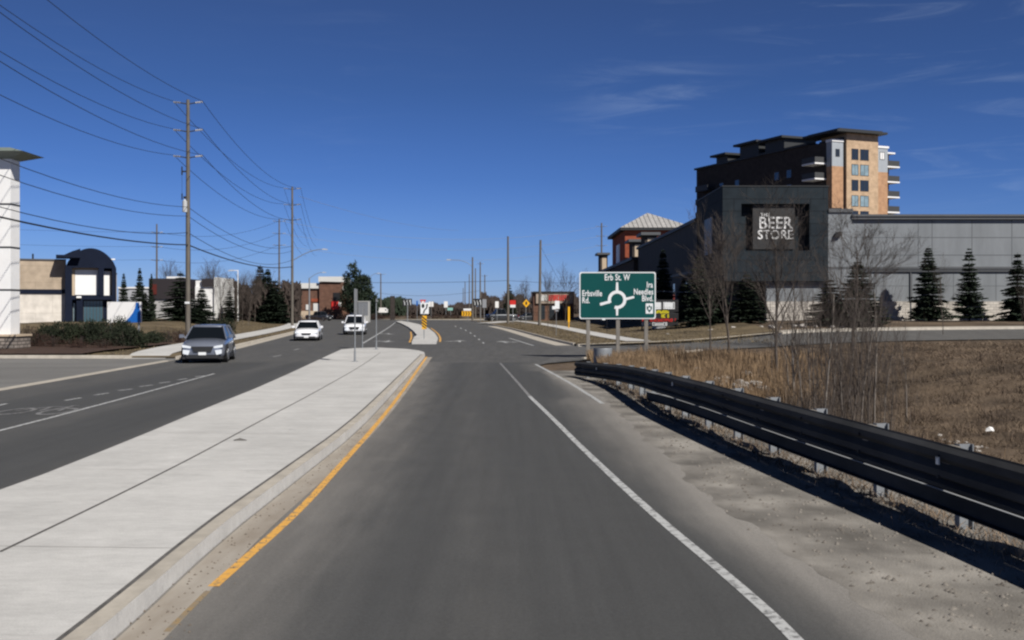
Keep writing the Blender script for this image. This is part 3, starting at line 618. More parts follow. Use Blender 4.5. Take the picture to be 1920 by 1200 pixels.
def store():
    root = empty('store_building', (19.6, 100, 0), 0, 'long grey store with a dark panelled entrance block reading THE BEER STORE', 'store')
    ox = 19.6; s = .05
    def X(px): return (px - 960) * s - ox
    def Zz(py): return CH + (580 - py) * s
    # dark block with a square recess
    a, b, c, d = X(1355), X(1553), X(1390), X(1518); zt, zb = Zz(350), Zz(527); r1, r0 = Zz(382), Zz(470)
    part('entrance_block', M_CLAD, root, [(a, 0, zb, c, 1.0, zt), (d, 0, zb, b, 1.0, zt), (c, 0, r1, d, 1.0, zt), (c, 0, zb, d, 1.0, r0), (a, 1.0, zb, b, 13, zt)])
    part('roof_edge', M_ROOFD, root, [(a - .06, -.06, zt, b + .06, 13.1, zt + .10)])
    sp = part('sign_panel', mat('sign_panel_grey', (.040, .040, .041), var=.08, scale=2), root, [(X(1413), .35, Zz(467), X(1492), .99, Zz(384))])
    yy = .33; cx = X(1455.5)
    text('BEER', 1.58, T((cx, yy, Zz(418.5))), M_WHITE, root, 'lettering', off=.018, ext=.04, xs=.93)
    text('STORE', 1.22, T((cx, yy, Zz(440.5))), M_WHITE, root, 'lettering', off=.016, ext=.04, xs=.93)
    text('THE', .42, T((X(1436), yy, Zz(402.5))), M_WHITE, root, 'lettering', off=.012, ext=.04, xs=1.1)
    # side window strip on the road side of the block
    for k in range(8): 
        z = Zz(475) + k * .5
    mb = MB(); mb.box((a - .09, 5, Zz(470)), (a + .01, 9, Zz(398))); mb.build('side_window', mat('dull_glass', (.10, .13, .17), rough=.5), root)
    # ground floor under the block
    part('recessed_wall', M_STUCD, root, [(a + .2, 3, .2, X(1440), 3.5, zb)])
    part('lower_wall', M_STUC, root, [(X(1440), .6, 3.05, b - .05, 1.2, zb - .06)]); part('stone_base', M_STONE, root, [(X(1440), .55, .2, b - .05, 1.2, 3.05), (b, .22, .2, 60, .31, 3.05)])
    part('canopy_trim', M_TRIMG, root, [(X(1438), .35, zb - .35, b - .01, .6, zb - .06)])
    # long wall to the right
    part('wall', M_STUC, root, [(b, .3, .3, 60, 30, Zz(403)), (b, .05, 3.1, X(1597), .3, Zz(395))])
    part('cornice', M_TRIMG, root, [(X(1597), -.05, Zz(411), 60, .3, Zz(406)), (X(1597), -.16, Zz(406), 60, .3, Zz(402)), (b + .01, -.12, Zz(398), X(1599), .3, Zz(391.5)),
        (b + .01, .12, Zz(509.5), 60, .3, Zz(507)), (b + .01, .02, Zz(504), 60, .3, Zz(500)), (b + .01, .08, Zz(507), 60, .3, Zz(504))])
    mb = MB()
    for px in (1724, 1750, 1825, 1900, 1975, 2050): mb.box((X(px) - .035, .296, Zz(500)), (X(px) + .035, .302, Zz(411)))
    for py in (445, 478): mb.box((X(1597), .295, Zz(py) - .035), (60, .303, Zz(py) + .035))
    for py in (435, 466): mb.box((b, .045, Zz(py) - .02), (X(1597), .052, Zz(py) + .02))
    for px in (1640, 1712, 1790, 1870): mb.box((X(px) - .02, .297, 3.1), (X(px) + .035, .302, Zz(510)))
    mb.box((b, .294, Zz(536) - .02), (60, .304, Zz(536) + .02))
    part('downpipe', M_TRIMG, root, [(X(1708), .18, .5, X(1708) + .12, .29, Zz(510))])
    mb.build('panel_joint', mat('joint_grey', (.10, .108, .116)), root)
    mb = MB()
    mb.prism([(X(1567), Zz(392)), (X(1573), Zz(386)), (X(1590), Zz(386)), (X(1597), Zz(392))], 1.2, T((0, 2, 0))); mb.build('roof_vent', M_BLACK, root)
    part('roof_vent', M_BLACK, root, [(X(1762), 3, Zz(403), X(1772), 4, Zz(397)), (X(1756), 3.2, Zz(403), X(1760), 3.8, Zz(399))])
    mb = MB(); mb.box((X(1571) - .05, -.25, Zz(441)), (X(1571) + .05, .05, Zz(438))); mb.prism([(X(1564), Zz(446)), (X(1566), Zz(436)), (X(1575), Zz(434)), (X(1577), Zz(442))], .35, T((0, -.35, 0))); mb.build('wall_lamp', M_BLACK, root)
    # wing running away along the road
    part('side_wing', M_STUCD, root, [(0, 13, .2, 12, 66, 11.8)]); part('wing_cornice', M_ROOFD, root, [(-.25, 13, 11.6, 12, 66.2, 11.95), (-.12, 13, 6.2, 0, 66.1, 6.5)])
    for k in range(5): window(root, -.02, 2.2, .02, 5.4, 0, M=T((-.0, 20 + k * 9, 0)) @ Matrix.Rotation(R(90), 4, 'Z') @ Matrix.Diagonal((60, 1, 1, 1)), mull=0, fw=.01, dep=.05)
store()

def strip_mall():
    root = empty('retail_block', (19, 166.5, 0), 0, 'dark retail block with tan parapet towers behind the green sign', 'retail block')
    part('wall', M_BRN, root, [(0, 0, 0, 22, 70, 10.0)]); part('roof_edge', M_ROOFD, root, [(-.4, -.3, 10, 22, 70.2, 10.5)])
    # parapet towers with lit tan faces; given by pixel span at a depth
    for (a, b, top, bot, Z) in ((1203, 1231, 436, 500, 167.5), (1180, 1203, 449, 500, 182), (1121, 1139, 474, 520, 233)):
        x0 = (a - 960) / F * Z - 19; x1 = (b - 960) / F * Z - 19; zt = CH + (580 - top) / F * Z; y = Z - 166.5
        lip = .35
        p = part('parapet_tower', M_BRN, root, [(x0 + .5, y - .3, 9, x1, y + 5, zt - .3)])
        part('plaster_face', M_BEIGE, p, [(x0 + .9, y - .36, zt - 4.8, x1 - .25, y - .31, zt - .9)])
        part('cap', M_ROOFM if 0 else M_TRIMG, p, [(x0 - .2, y - 1., zt - .45, x1 + .5, y + 5.6, zt)])
    window(root, 0, 0, 1, 1, M=T((-.02, 4, 4)) @ Matrix.Rotation(R(90), 4, 'Z') @ Matrix.Diagonal((3, 1, 3, 1)))
    window(root, 0, 0, 1, 1, M=T((-.02, 16, 4)) @ Matrix.Rotation(R(90), 4, 'Z') @ Matrix.Diagonal((3, 1, 3, 1)))
strip_mall()
def brick_tower():
    Z = 190; k = Z / F; x0 = (1172 - 960) * k; x1 = (1292 - 960) * k; root = empty('brick_tower', (x0, Z, 0), 0, 'red brick tower under a pale metal pyramid roof', 'tower')
    w_ = x1 - x0; ze = CH + (580 - 432) * k; d = 24
    part('wall', M_REDB, root, [(0, 0, 5, w_, d, ze)])
    part('eave', M_ROOFD, root, [(-.9, -.9, ze, w_ + .9, d + .9, ze + .45)])
    mb = MB(); za = CH + (580 - 399) * (Z + 8) / F; P = [(-1, -1, ze + .45), (w_ + 1, -1, ze + .45), (w_ + 1, d + 1, ze + .45), (-1, d + 1, ze + .45)]; r0 = (w_ * .44, d * .34, za); r1 = (w_ * .56, d * .66, za)
    mb.add(P + [r0, r1], [(0, 1, 4), (1, 2, 5, 4), (2, 3, 5), (3, 0, 4, 5)]); mb.build('roof', M_ROOFM, root)
    mb = MB(); n = 16
    for i in range(1, n):
        x = -1 + (w_ + 2) * i / n; t = (x + 1) / (w_ * .44 + 1) if x < w_ * .44 else (w_ + 1 - x) / (w_ + 1 - w_ * .44)
        q = Vector(r0) * min(t, 1) + Vector((x, -1, ze + .45)) * 0
        a = Vector((x, -1, ze + .47)); f = t; b = Vector((x, -1 + (r0[1] + 1) * f, ze + .47 + (za - ze - .45) * f)); mb.tube(a, b, .045, n=4)
    mb.build('seam', M_TRIMG, root)
    part('side_sign', M_WHITE, root, [(-.12, 9, 11, 0.0, 15, 14.5)])
brick_tower()

def apartment():
    root = empty('apartment_building', (60, 200, 0), math.atan2(.38, .925), 'tall tan and orange brick apartment building with white balcony slabs behind the grey store', 'apartment building')
    W, D = 16.6, 48.; zt = 34.8; fl = 2.93
    A0, A1, A2, A3 = 0, 3.1, 10.6, 13.2     # left strip, main bay, right strip, (balconies)
    part('side_wing', M_BRN, root, [(.6, 7.5, 0, 14, D, 34.2), (.3, 1.6, 0, 10, 7.5, 34.0)])
    part('left_strip', M_ORNG, root, [(A0, 0, 0, A1 - .5, 1.6, zt - 5.6)]); part('left_strip_top', M_PGREY, root, [(A0, 0, zt - 5.6, A1 - .5, 1.6, zt - 1.0)])
    part('main_bay', M_TAN, root, [(A1, -.35, 0, A2, 7, zt + .7)]); part('slot', M_ROOFD, root, [(A1 - .5, .3, 0, A1, 7, zt)])
    part('right_strip', M_ORNG, root, [(A2, 0, 0, A3, 7, zt - 6.2)]); part('right_strip_top', M_PGREY, root, [(A2, 0, zt - 6.2, A3, 7, zt - 1.6)])
    for b_ in [(A0 - .1, -.15, zt - 1.0, A1 - .5, 1.7, zt - .55), (A2, -.15, zt - 1.6, A3 + .2, 7, zt - 1.2), (A3 + .2, 1.5, zt - 2.3, A3 + 3.2, 7.5, zt - 2.0)]: part('roof_trim', M_WHITE, root, [b_])
    mb = MB(); mb.box((A1 - 3.3, -1.8, zt + .7), (A2 + 1.0, 8.5, zt + 1.1)); mb.box((A1 - 2.4, -1.2, zt + 1.1), (A2 + .3, 8, zt + 1.4)); mb.build('top_roof', M_ROOFD, root)
    part('rear_core', M_BRN, root, [(A3, 1.8, 0, A3 + 1.9, 14, zt - 2.4)])
    for k in range(11):
        zc = zt - 3.2 - k * fl
        if zc < 2: break
        for xx in (A1 + 1.15, A1 + 3.2): window(root, xx, zc - 1.05, xx + (1.6 if xx < A1 + 2 else 2.0), zc + 1.05, -.35, frame=M_DARK, glass=M_GLASSL if (k * 3 + int(xx)) % 2 else M_GLASS, mull=1)
        if k == 0:
            window(root, A0 + .8, zc - .6, A0 + 1.75, zc + .85, 0); window(root, A2 + .7, zc - .6, A2 + 1.8, zc + .85, 0, glass=M_WHITE)
        # balconies to the right end and round the left corner
        for (bx0, by0, bx1, by1) in ((A3, .6, A3 + 3.5, 5.0), (-2.6, 1.7, 0.3, 5.6)):
            zb = zt - 5.1 - k * fl
            if zb < 3: continue
            b = part('balcony', M_WHITE, root, [(bx0, by0, zb, bx1, by1, zb + .28)])
            part('railing', M_DARK, b, [(bx0 + .05, by0 + .02, zb + .28, bx1 - .05, by0 + .07, zb + 1.35), ((bx1 - .07 if bx0 > 1 else bx0 + .02), by0 + .07, zb + .28, (bx1 - .02 if bx0 > 1 else bx0 + .07), by1, zb + 1.35)])
        b = None
        if k < 8:
            zb = zt - 6.1 - k * fl
            for (yy) in (D - 8,):
                b = part('balcony', M_ROOFD, root, [(-1.6, yy, zb, .6, yy + 5, zb + .3)]); part('railing', M_DARK, b, [(-1.6, yy, zb + .3, -1.52, yy + 5, zb + 1.3)])
            for j, yy in enumerate((13, 17, 31, 37)):
                window(root, 0, 0, 1, 1, M=T((.57, yy, zb - .2)) @ Matrix.Rotation(R(90), 4, 'Z') @ Matrix.Diagonal((1.6, 1, 1.7, 1)), mull=0, fw=.06, dep=.05)
    # stepped roof caps along the wing
    for (y0, y1, z) in ((14, 22, 36.6), (22.6, 31, 37.0), (34, 40, 35.9)):
        part('roof_cap', M_ROOFD, root, [(-1.0, y0, z, 9, y1, z + .45), (.2, y0 + .8, 34.1, 8, y1 - .8, z)])
    part('wing_roof_edge', M_ROOFD, root, [(.1, 7.5, 34.2, 14.3, D + .3, 34.6)])
apartment()

def arch_shop():
    Z = 110.; s = Z / F; ox = (35 - 960) * s; TH_ = R(23); root = empty('arched_shop', (ox, Z, 0), TH_, 'cream and tan shop with a navy arched entrance front', 'shop')
    def X(px): r = (px - 960) / F; return (r * Z - ox) / (math.cos(TH_) - r * math.sin(TH_))
    def Zz(py): return CH + (580 - py) * s * 1.02
    part('lower_wall', M_CREAM, root, [(X(-60), .0, .4, X(124), 12, Zz(551))]); part('band', M_NAVY, root, [(X(-60), -.12, Zz(551), X(125), 12, Zz(543))])
    part('upper_wall', M_TANP, root, [(X(-60), .02, Zz(543), X(124), 12, Zz(489)), (X(216), 3.5, .4, X(222), 6, Zz(511))]); part('coping', M_TRIMG, root, [(X(-60), -.1, Zz(489), X(124), 12.1, Zz(486.5)), (X(215), 3.4, Zz(511), X(223), 6.1, Zz(509))])
    mb = MB(); mb.tube((X(60), 4, Zz(489)), (X(60), 4, Zz(474)), .09); mb.build('roof_pipe', M_BLACK, root)
    # arched front: outer arch over open bays
    a, b = X(122), X(217); zs = Zz(487); zt = Zz(466); n = 20
    def arch(x0, x1, z0_, zt_): 
        P = [(x1, z0_), (x0, z0_)]
        for i in range(1, n): t = i / n; x = x0 + (x1 - x0) * t; P.append((x, z0_ + (zt_ - z0_) * (1 - (2 * t - 1) ** 2) ** .75))
        return P
    mb = MB(); mb.prism(arch(a, b, Zz(503), zt), 3, T((0, -1.3, 0)))
    for (x0, x1, zb, z1) in ((a, X(135), .4, Zz(503)), (X(184), X(194), Zz(556), Zz(503)), (X(209), b, .4, Zz(503)), (X(135), X(209), Zz(562), Zz(554)), (X(143), X(155), .4, Zz(562))): mb.box((x0, -1.3, zb), (x1, -.4, z1))
    mb.build('arched_front', M_NAVY, root)
    mb = MB(); P = [(X(105), Zz(485)), (X(105), Zz(480)), (X(120), Zz(480)), (X(135), Zz(473)), (X(150), Zz(468)), (X(150), Zz(485))]; mb.prism(P[::-1], 3, T((0, -2.2, 0))); mb.build('eave', M_NAVY, root)
    part('bay_wall', M_NAVY, root, [(a + .05, -.4, .4, b - .05, 1.6, Zz(500))])
    part('frame_trim', M_BEIGE, root, [(X(135), -.55, Zz(554), X(140), -.4, Zz(503)), (X(140), -.55, Zz(505), X(184), -.4, Zz(503)), (X(206), -.55, Zz(556), X(209), -.4, Zz(508))])
    part('white_panel', M_WHITE, root, [(X(140.5), -.5, Zz(553), X(183.5), -.41, Zz(506)), (X(194.5), -.5, Zz(556), X(206), -.41, Zz(508))])
    part('wall_light', M_WHITE, root, [(X(143), -1.6, Zz(559), X(152), -1.31, Zz(555.5))])
    window(root, X(156), .6, X(193), Zz(563), -.42, glass=mat('blue_grey_glass', (.05, .1, .13), rough=.1, spec=.8), mull=5)
    window(root, X(136), .6, X(142), Zz(567), -.42, glass=M_GLASSL, mull=0)
    part('rooftop_light', M_WHITE, root, [(X(208), -1.0, Zz(487), X(215), -.6, Zz(484.5))])
arch_shop()

def pylon():
    Z = 54.; s = Z / F; root = empty('pylon_sign', ((-20 - 960) * s, Z, 0), 0, 'tall white pylon sign with a flared grey cap and stone base at the left edge', 'pylon sign')
    h = 1.5; xr = (20 - 960) * s - root.location.x
    def Zz(py): return CH + (580 - py) * s
    xl = xr - 2.9; zb, zt = Zz(627), Zz(297)
    part('column', M_WHITE, root, [(xl, 0, zb, xr, 1.0, zt)])
    for py in (382, 463, 543): part('reveal', M_DARK, root, [(xl - .01, -.012, Zz(py) - .06, xr + .012, 1.012, Zz(py) + .03)])
    mb = MB(); a, b = -.25 + xl, xr + .95; z0_, z1, z2 = zt - .02, zt + .28, zt + .5
    vs = [(xl - .05, -.05, z0_), (xr + .05, -.05, z0_), (xr + .05, 1.05, z0_), (xl - .05, 1.05, z0_), (a - .7, -.75, z1), (b, -.75, z1), (b, 1.75, z1), (a - .7, 1.75, z1), (a, -.4, z2), (b - .8, -.4, z2), (b - .8, 1.4, z2), (a, 1.4, z2)]
    mb.add(vs, [(0, 3, 2, 1)] + [(i, (i + 1) % 4, 4 + (i + 1) % 4, 4 + i) for i in range(4)] + [(4 + i, 4 + (i + 1) % 4, 8 + (i + 1) % 4, 8 + i) for i in range(4)] + [(8, 9, 10, 11)])
    mb.build('cap', mat('green_grey_cap', (.16, .19, .17), rough=.5, var=.06), root)
    part('stone_base', brickmat('rubble_stone', (.28, .24, .21), (.17, .15, .135), (.09, .08, .07), 1, .45, .17, .03), root, [(xl - .3, -.22, -.1, xr + .42, 1.3, zb - .1)])
    part('base_coping', M_BEIGE, root, [(xl - .36, -.28, zb - .1, xr + .48, 1.36, zb)])
pylon()

def blue_sign():
    Z = 84.; s = Z / F; ox = (232 - 960) * s; root = empty('panel_sign', (ox, Z, 0), R(0), 'low white panel sign with a blue curved corner above the hedge', 'panel sign')
    def X(px): return (px - 960) * s - ox
    def Zz(py): return CH + (580 - py) * s
    part('panel', M_WHITE, root, [(X(201), 0, Zz(605), X(264), .25, Zz(566))])
    mb = MB(); c0 = [(X(240), Zz(604.5))] ; P = [(X(264), Zz(604.5)), (X(264), Zz(590)), (X(261), Zz(568)), (X(255), Zz(567))] + [(X(255 - 22 * t * t), Zz(567 + 37.5 * t)) for t in (.25, .5, .75, 1)]
    mb.prism(P, .02, T((0, -.022, 0))); mb.build('blue_curve', M_BLUE, root)
    part('post', M_GALV, root, [(X(258), .05, -.2, X(261), .2, Zz(605)), (X(205), .05, -.2, X(208), .2, Zz(605))])
blue_sign()

def far_box(name, label, cat, Z, items, z0_=0.):
    """items: (part name, material, px0, py_top, px1, py_bottom or None, y offset, depth)"""
    s = Z / F; ox = (items[0][2] - 960) * s; root = empty(name, (ox, Z, 0), 0, label, cat)
    for it in items:
        nm, m, a, t, b, bo, yo, dp = it; z1 = CH + (580 - t) * s; zb = CH + (580 - bo) * s if bo is not None else -.2
        part(nm, m, root, [((a - 960) * s - ox, yo, zb, (b - 960) * s - ox, yo + dp, z1)])
    return root
M_SIGNK = mat('dark_sign_face', (.035, .03, .032), rough=.5)
fb = far_box('restaurant', 'dark fronted restaurant with a red round sign beyond the spruces', 'restaurant', 150, [
    ('wall', M_SIGNK, 279, 522, 345, 560, 0, 8), ('lower_wall', mat('pale_wall', (.4, .4, .4), var=.2, scale=.6), 281, 560, 345, None, .3, 8), ('roof_panel', M_WHITE, 308, 518, 330, 522, 1, 6), ('red_disc_panel', mat('shaded_red', (.10, .018, .014)), 284, 533, 294, 552, -.1, .1)])  # shade on the red disc is put into its dark colour
far_box('white_store', 'white box store with a dark sign box at its top corner', 'store', 140, [
    ('wall', M_WHITE, 366, 537, 402, None, 0, 10), ('upper_wall', M_WHITE, 366, 526, 379, 537, .2, 10), ('sign_box', M_SIGNK, 379, 523, 403, 537, -.3, 2), ('fin', M_PEAR, 403, 520, 409, None, -.4, 8)])
far_box('low_shed', 'low pale grey shed behind the small spruces', 'shed', 170, [('wall', mat('pale_shed', (.36, .37, .39), var=.1, scale=.5), 222, 541, 285, None, 0, 10), ('roof_edge', M_WHITE, 222, 538, 285, 541, -.2, 10.3)])

def brick_shop():
    Z = 250.; s = Z / F; ox = (549 - 960) * s; root = empty('brick_shop', (ox, Z, 0), 0, 'dark brick shopping block with pale parapets and a red doorway panel', 'shop building')
    def X(px): return (px - 960) * s - ox
    def Zz(py): return CH + (580 - py) * s
    part('wall', M_SHOPB, root, [(X(549), 0, 0, X(566), 12, Zz(543)), (X(566), -.8, 0, X(621), 12, Zz(541)), (X(601), -1.6, 0, X(643), 12, Zz(529)), (X(643), 0, 0, X(664), 12, Zz(548))])
    part('parapet', M_PEAR, root, [(X(548), -.3, Zz(543), X(566), 12.2, Zz(538)), (X(565), -1.3, Zz(541), X(621), 12.3, Zz(531)), (X(600), -2.1, Zz(529), X(643), 12.4, Zz(519)), (X(643), -.5, Zz(548), X(664), 12.1, Zz(537))])
    part('brick_band', M_REDB, root, [(X(585), -.95, Zz(566), X(606), -.8, Zz(560))])
    part('white_panel', M_PEAR, root, [(X(575), -1.0, Zz(581), X(582), -.8, Zz(571)), (X(589), -1.0, Zz(583), X(606), -.8, Zz(569)), (X(635), -1.8, Zz(574), X(642), -1.6, Zz(566))])
    part('doorway', M_BLACK, root, [(X(627), -1.75, Zz(565), X(640), -1.6, Zz(549))]); part('red_panel', M_RED, root, [(X(624), -1.85, Zz(580), X(637), -1.6, Zz(565))])
    for px in (552, 558, 612): window(root, X(px), .3, X(px + 5), Zz(570), -.9 if px > 570 else -.05, mull=0, fw=.15)
    part('plinth', M_BEIGE, root, [(X(566), -1.05, 0, X(600), -.8, Zz(583))])
brick_shop()
def verge_shop():
    Z = 205.; s = Z / F; ox = (1008 - 960) * s; root = empty('plaza_shop', (ox, Z, 0), 0, 'low brown shop with a red lettered fascia left of the green sign', 'shop building')
    def X(px): return (px - 960) * s - ox
    def Zz(py): return CH + (580 - py) * s
    part('wall', M_SHOPB, root, [(X(1000), 0, 0, X(1076), 12, Zz(547))]); part('fascia', mat('buff_fascia', (.34, .28, .23), var=.1, scale=1), root, [(X(1005), -.4, Zz(569), X(1074), 0, Zz(549))])
    mb = MB(); random.seed(5)
    rg = random.Random(6); mb = MB(); px = 1029
    while px < 1066:
        w_ = rg.uniform(2.2, 3.6); t = .22; a, b = X(px), X(px + w_); u, v = Zz(564), Zz(553)
        mb.box((a, -.46, u), (a + t, -.41, v)); k = rg.randrange(3)
        if k != 0: mb.box((a + t, -.455, v - t), (b, -.41, v))
        if k != 1: mb.box((a + t, -.455, u), (b, -.41, u + t))
        if k != 2: mb.box((a + t, -.455, (u + v) / 2 - t / 2), (b, -.41, (u + v) / 2 + t / 2))
        px += w_ + .8
    mb.build('lettering', M_RED, root)
    part('sign_panel', M_PEAR, root, [(X(1012), -.5, Zz(564), X(1025), -.4, Zz(553))]); part('coping', M_ROOFD, root, [(X(999), -.6, Zz(549), X(1077), 12.2, Zz(546.5))])
    for px in (1012, 1030, 1046, 1060): window(root, X(px), .4, X(px + 10), Zz(573), -.05, mull=1)
verge_shop()
# ------------------------------------------------------------ poles and wires
M_INS = mat('porcelain', (.45, .44, .43), rough=.3)
M_WIRE = mat('wire', (.018, .018, .02), rough=.6)
M_WIREL = mat('bright_wire', (.25, .26, .28), rough=.5)
M_CAN = mat('grey_canister', (.45, .46, .47), rough=.5)
def pole(px, top, Z, base=None, r=.16, label='', group='wooden utility poles', arms=(), aw=1.15, lean=0, m=None, name='utility_pole', cat='utility pole'):
    x = (px - 960) / F * Z; gz = H(x, Z); h = CH + (580 - top) / F * Z - gz
    root = empty(name, (x, Z, gz), 0, label, cat, group)
    mb = MB(); k = 6
    for i in range(k): mb.tube((lean * i / k, 0, h * i / k - (.3 if i == 0 else 0)), (lean * (i + 1) / k, 0, h * (i + 1) / k), r * (1 - .38 * i / k), r * (1 - .38 * (i + 1) / k), 12, caps=(i in (0, k - 1)))
    mb.build('shaft', m or M_WOODP, root)
    for a in arms:
        z = CH + (580 - a) / F * Z - gz; mb = MB()
        for s_ in (-1, 1): mb.tube((0, 0, z - .16), (s_ * aw * .82, 0, z), .045, .035, 6)
        b = mb.build('bracket', M_DARK, root)
        for s_ in (-1, 1):
            mb = MB()
            for q in range(4): mb.tube((s_ * (aw * .5 + q * .12 * aw), 0, z - .06 + q * .012), (s_ * (aw * .5 + q * .12 * aw + .05), 0, z - .06 + q * .012 + .005), .085, .06, 8)
            mb.build('insulator', M_INS, b)
    return root, x, gz
p1, p1x, p1z = pole(352.5, 187, 77, r=.19, arms=(191, 243, 292), label='nearest tall wooden power pole behind the silver crossover, with three pairs of brackets')
mb = MB(); mb.tube((-.16, -.24, 9.2), (-.16, -.24, 10.0), .17, .17, 12); mb.tube((-.16, -.24, 10.0), (-.16, -.24, 10.12), .12, .05, 10); cn = mb.build('transformer', M_CAN, p1)
mb = MB(); mb.box((-.3, -.1, 10.2), (.1, .12, 10.35)); mb.tube((-.4, -.1, 10.1), (-.4, -.1, 10.55), .05, .05, 6); mb.tube((-.42, -.05, 11.9), (-.42, -.05, 12.5), .06, .05, 6); mb.tube((-.4, -.1, 10.55), (-.42, -.05, 11.9), .012, .012, 4); mb.box((-.42, -.07, 12.1), (-.1, .02, 12.2)); mb.build('cutout', M_BLACK, p1)
mb = MB(); mb.tube((.19, -.02, 0), (.15, -.02, 8.4), .03, .03, 6); mb.build('conduit', M_BLACK, p1)
mb = MB(); mb.box((-.17, -.2, 2.6), (.17, -.17, 2.75)); mb.build('pole_band', M_SIGNW, p1)
p2, p2x, p2z = pole(548, 350, 139, r=.19, arms=(353, 383, 411), aw=1.2, label='second tall wooden power pole carrying a street light arm over the left road')
def lamp_arm(root, z, reach, rise, sgn=1, m=None, head=.7):
    m = m or M_GALV; mb = MB(); n = 7; P = [(sgn * reach * (i / n), 0, z + rise * math.sin(i / n * math.pi / 2)) for i in range(n + 1)]
    mb.path(P, .05, 6); a = mb.build('lamp_arm', m, root)
    mb = MB(); x = sgn * reach; zz = z + rise
    mb.prism([(x, zz - .06), (x + sgn * head, zz - .1), (x + sgn * head, zz + .02), (x + sgn * head * .4, zz + .10), (x, zz + .06)], .28, T((0, -.14, 0))); mb.build('lamp_head', M_CAN, a)
lamp_arm(p2, CH + (580 - 489) / F * 139 - p2z, 3.9, 1.5)
def arm2(root, z, sgn, L_):
    pass
p3, p3x, p3z = pole(294, 420, 165, r=.17, arms=(435, 462, 487), aw=1.0, label='wooden power pole left of the nearest tall pole, rising behind the restaurant')
p4, p4x, p4z = pole(523.5, 411, 195, r=.19, arms=(414, 437, 459), aw=1.3, label='wooden power pole just left of the second tall pole')
pr1 = pole(952.5, 443, 165, r=.22, label='bare wooden pole on the right verge, left of its twin')[0]
pr2 = pole(1011.5, 450, 144, r=.22, lean=.15, label='bare wooden pole on the right verge beside the shop')[0]
p5, p5x, p5z = pole(1128, 418, 240, r=.26, arms=(424, 442, 460), aw=1.5, label='power pole rising above the tan parapets behind the green sign')
pf = pole(886, 482, 205, r=.22, label='wooden pole with a long street light arm reaching left', name='lamp_pole', cat='lamp pole', group=None)[0]
mb = MB(); P = [(0, 0, 10.5), (-.9, 0, 11.2), (-2.4, 0, 11.75), (-4.3, 0, 11.85)]; mb.path(P, .05, 6); a_ = mb.build('lamp_arm', M_GALV, pf); mb = MB(); mb.box((-5.0, -.15, 11.75), (-4.2, .15, 11.92)); mb.build('lamp_head', M_CAN, a_)
FP = [(900.5, 491, 300, .26, 'with a pale streetlight head near its top', (494,)), (909, 515, 330, .24, 'right of the far pole cluster', (517,)), (891.5, 503, 270, .2, 'tight behind the lamp pole', ()), (880, 514, 380, .24, 'just left of the lamp pole', ()), (872, 528, 430, .24, 'left end of the far row', ()), (868.5, 540, 520, .24, 'shortest of the far row', ())]
for px, top, Z, r_, d_, ar in FP: pole(px, top, Z, r=r_, arms=ar, aw=1.2, label='distant utility pole ' + d_, group='distant poles beyond the roundabout')
pole(714, 513, 300, r=.24, arms=(514,), aw=1.6, label='far wooden pole right of the round dark conifer', group='distant poles beyond the roundabout')
pole(744, 556, 420, r=.24, label='small far pole left of the black lane sign', group='distant poles beyond the roundabout')
def street_lamp(px, base, top, Z, reach, rise, sgn, label, r=.1, z_arm=None, m=M_GALV):
    x = (px - 960) / F * Z; gz = H(x, Z); h = CH + (580 - top) / F * Z - gz
    root = empty('street_lamp', (x, Z, gz), 0, label, 'street lamp', 'street lamps'); mb = MB(); mb.tube((0, 0, -.2), (0, 0, h), r, r * .6, 10); mb.build('shaft', m, root)
    lamp_arm(root, h - .1, reach, rise, sgn, m, head=.8); return root
street_lamp(580, 597, 521, 215, 2.6, 1.2, 1, 'slim street lamp in front of the dark brick shop', r=.2)
street_lamp(692, 597, 520, 260, 2.0, 1.1, 1, 'street lamp in front of the round dark conifer', r=.16)
street_lamp(446, 590, 506, 145, .5, .02, -1, 'white parking lot lamp among the bare trees', r=.09, m=M_WHITE)
street_lamp(664 - 1, 678, 678, 20, .1, .1, 1, 'x') if 0 else None

wid = [0]
def wire(a, b, sag, r, label, m=None, group='overhead wires', n=18):
    a, b = Vector(a), Vector(b); mb = MB(); P = []
    for i in range(n + 1): t = i / n; p = a.lerp(b, t); p.z -= sag * 4 * t * (1 - t); P.append(p)
    org = P[n // 2].copy(); mb.path([p - org for p in P], r, 5)
    o = mb.build('power_line', m or M_WIRE, loc=org); tag(o, label, 'overhead wire', group); return o
p0 = Vector((-19.0, 16, 0))
def zz(Z, py): return CH + (580 - py) / F * Z
names = ('top', 'middle', 'lower')
for k, (a, b) in enumerate(((191, 353), (243, 383), (292, 411))):
    for s_, sn in ((-1, 'left'), (1, 'right')):
        A_ = Vector((p1x + s_ * 1.05, 77, zz(77, a) + .05)); B_ = Vector((p2x + s_ * 1.1, 139, zz(139, b) + .05)); Z0 = Vector((p0.x + s_ * 1.05, 16, zz(77, a) + .1))
        wire(Z0, A_, 1.75 - .1 * s_, .017, f'wire from the {sn} {names[k]} bracket of the nearest pole to the upper left corner')
        wire(A_, B_, 1.5 + .12 * s_, .02, f'wire between the {sn} {names[k]} brackets of the two tall left poles')
        if k < 3: wire(B_, Vector((p2x + 2.2 - 14 + s_, 215, zz(139, b) - 1)), 1.2, .02, f'wire leaving the second tall pole from its {sn} {names[k]} bracket towards the roundabout')
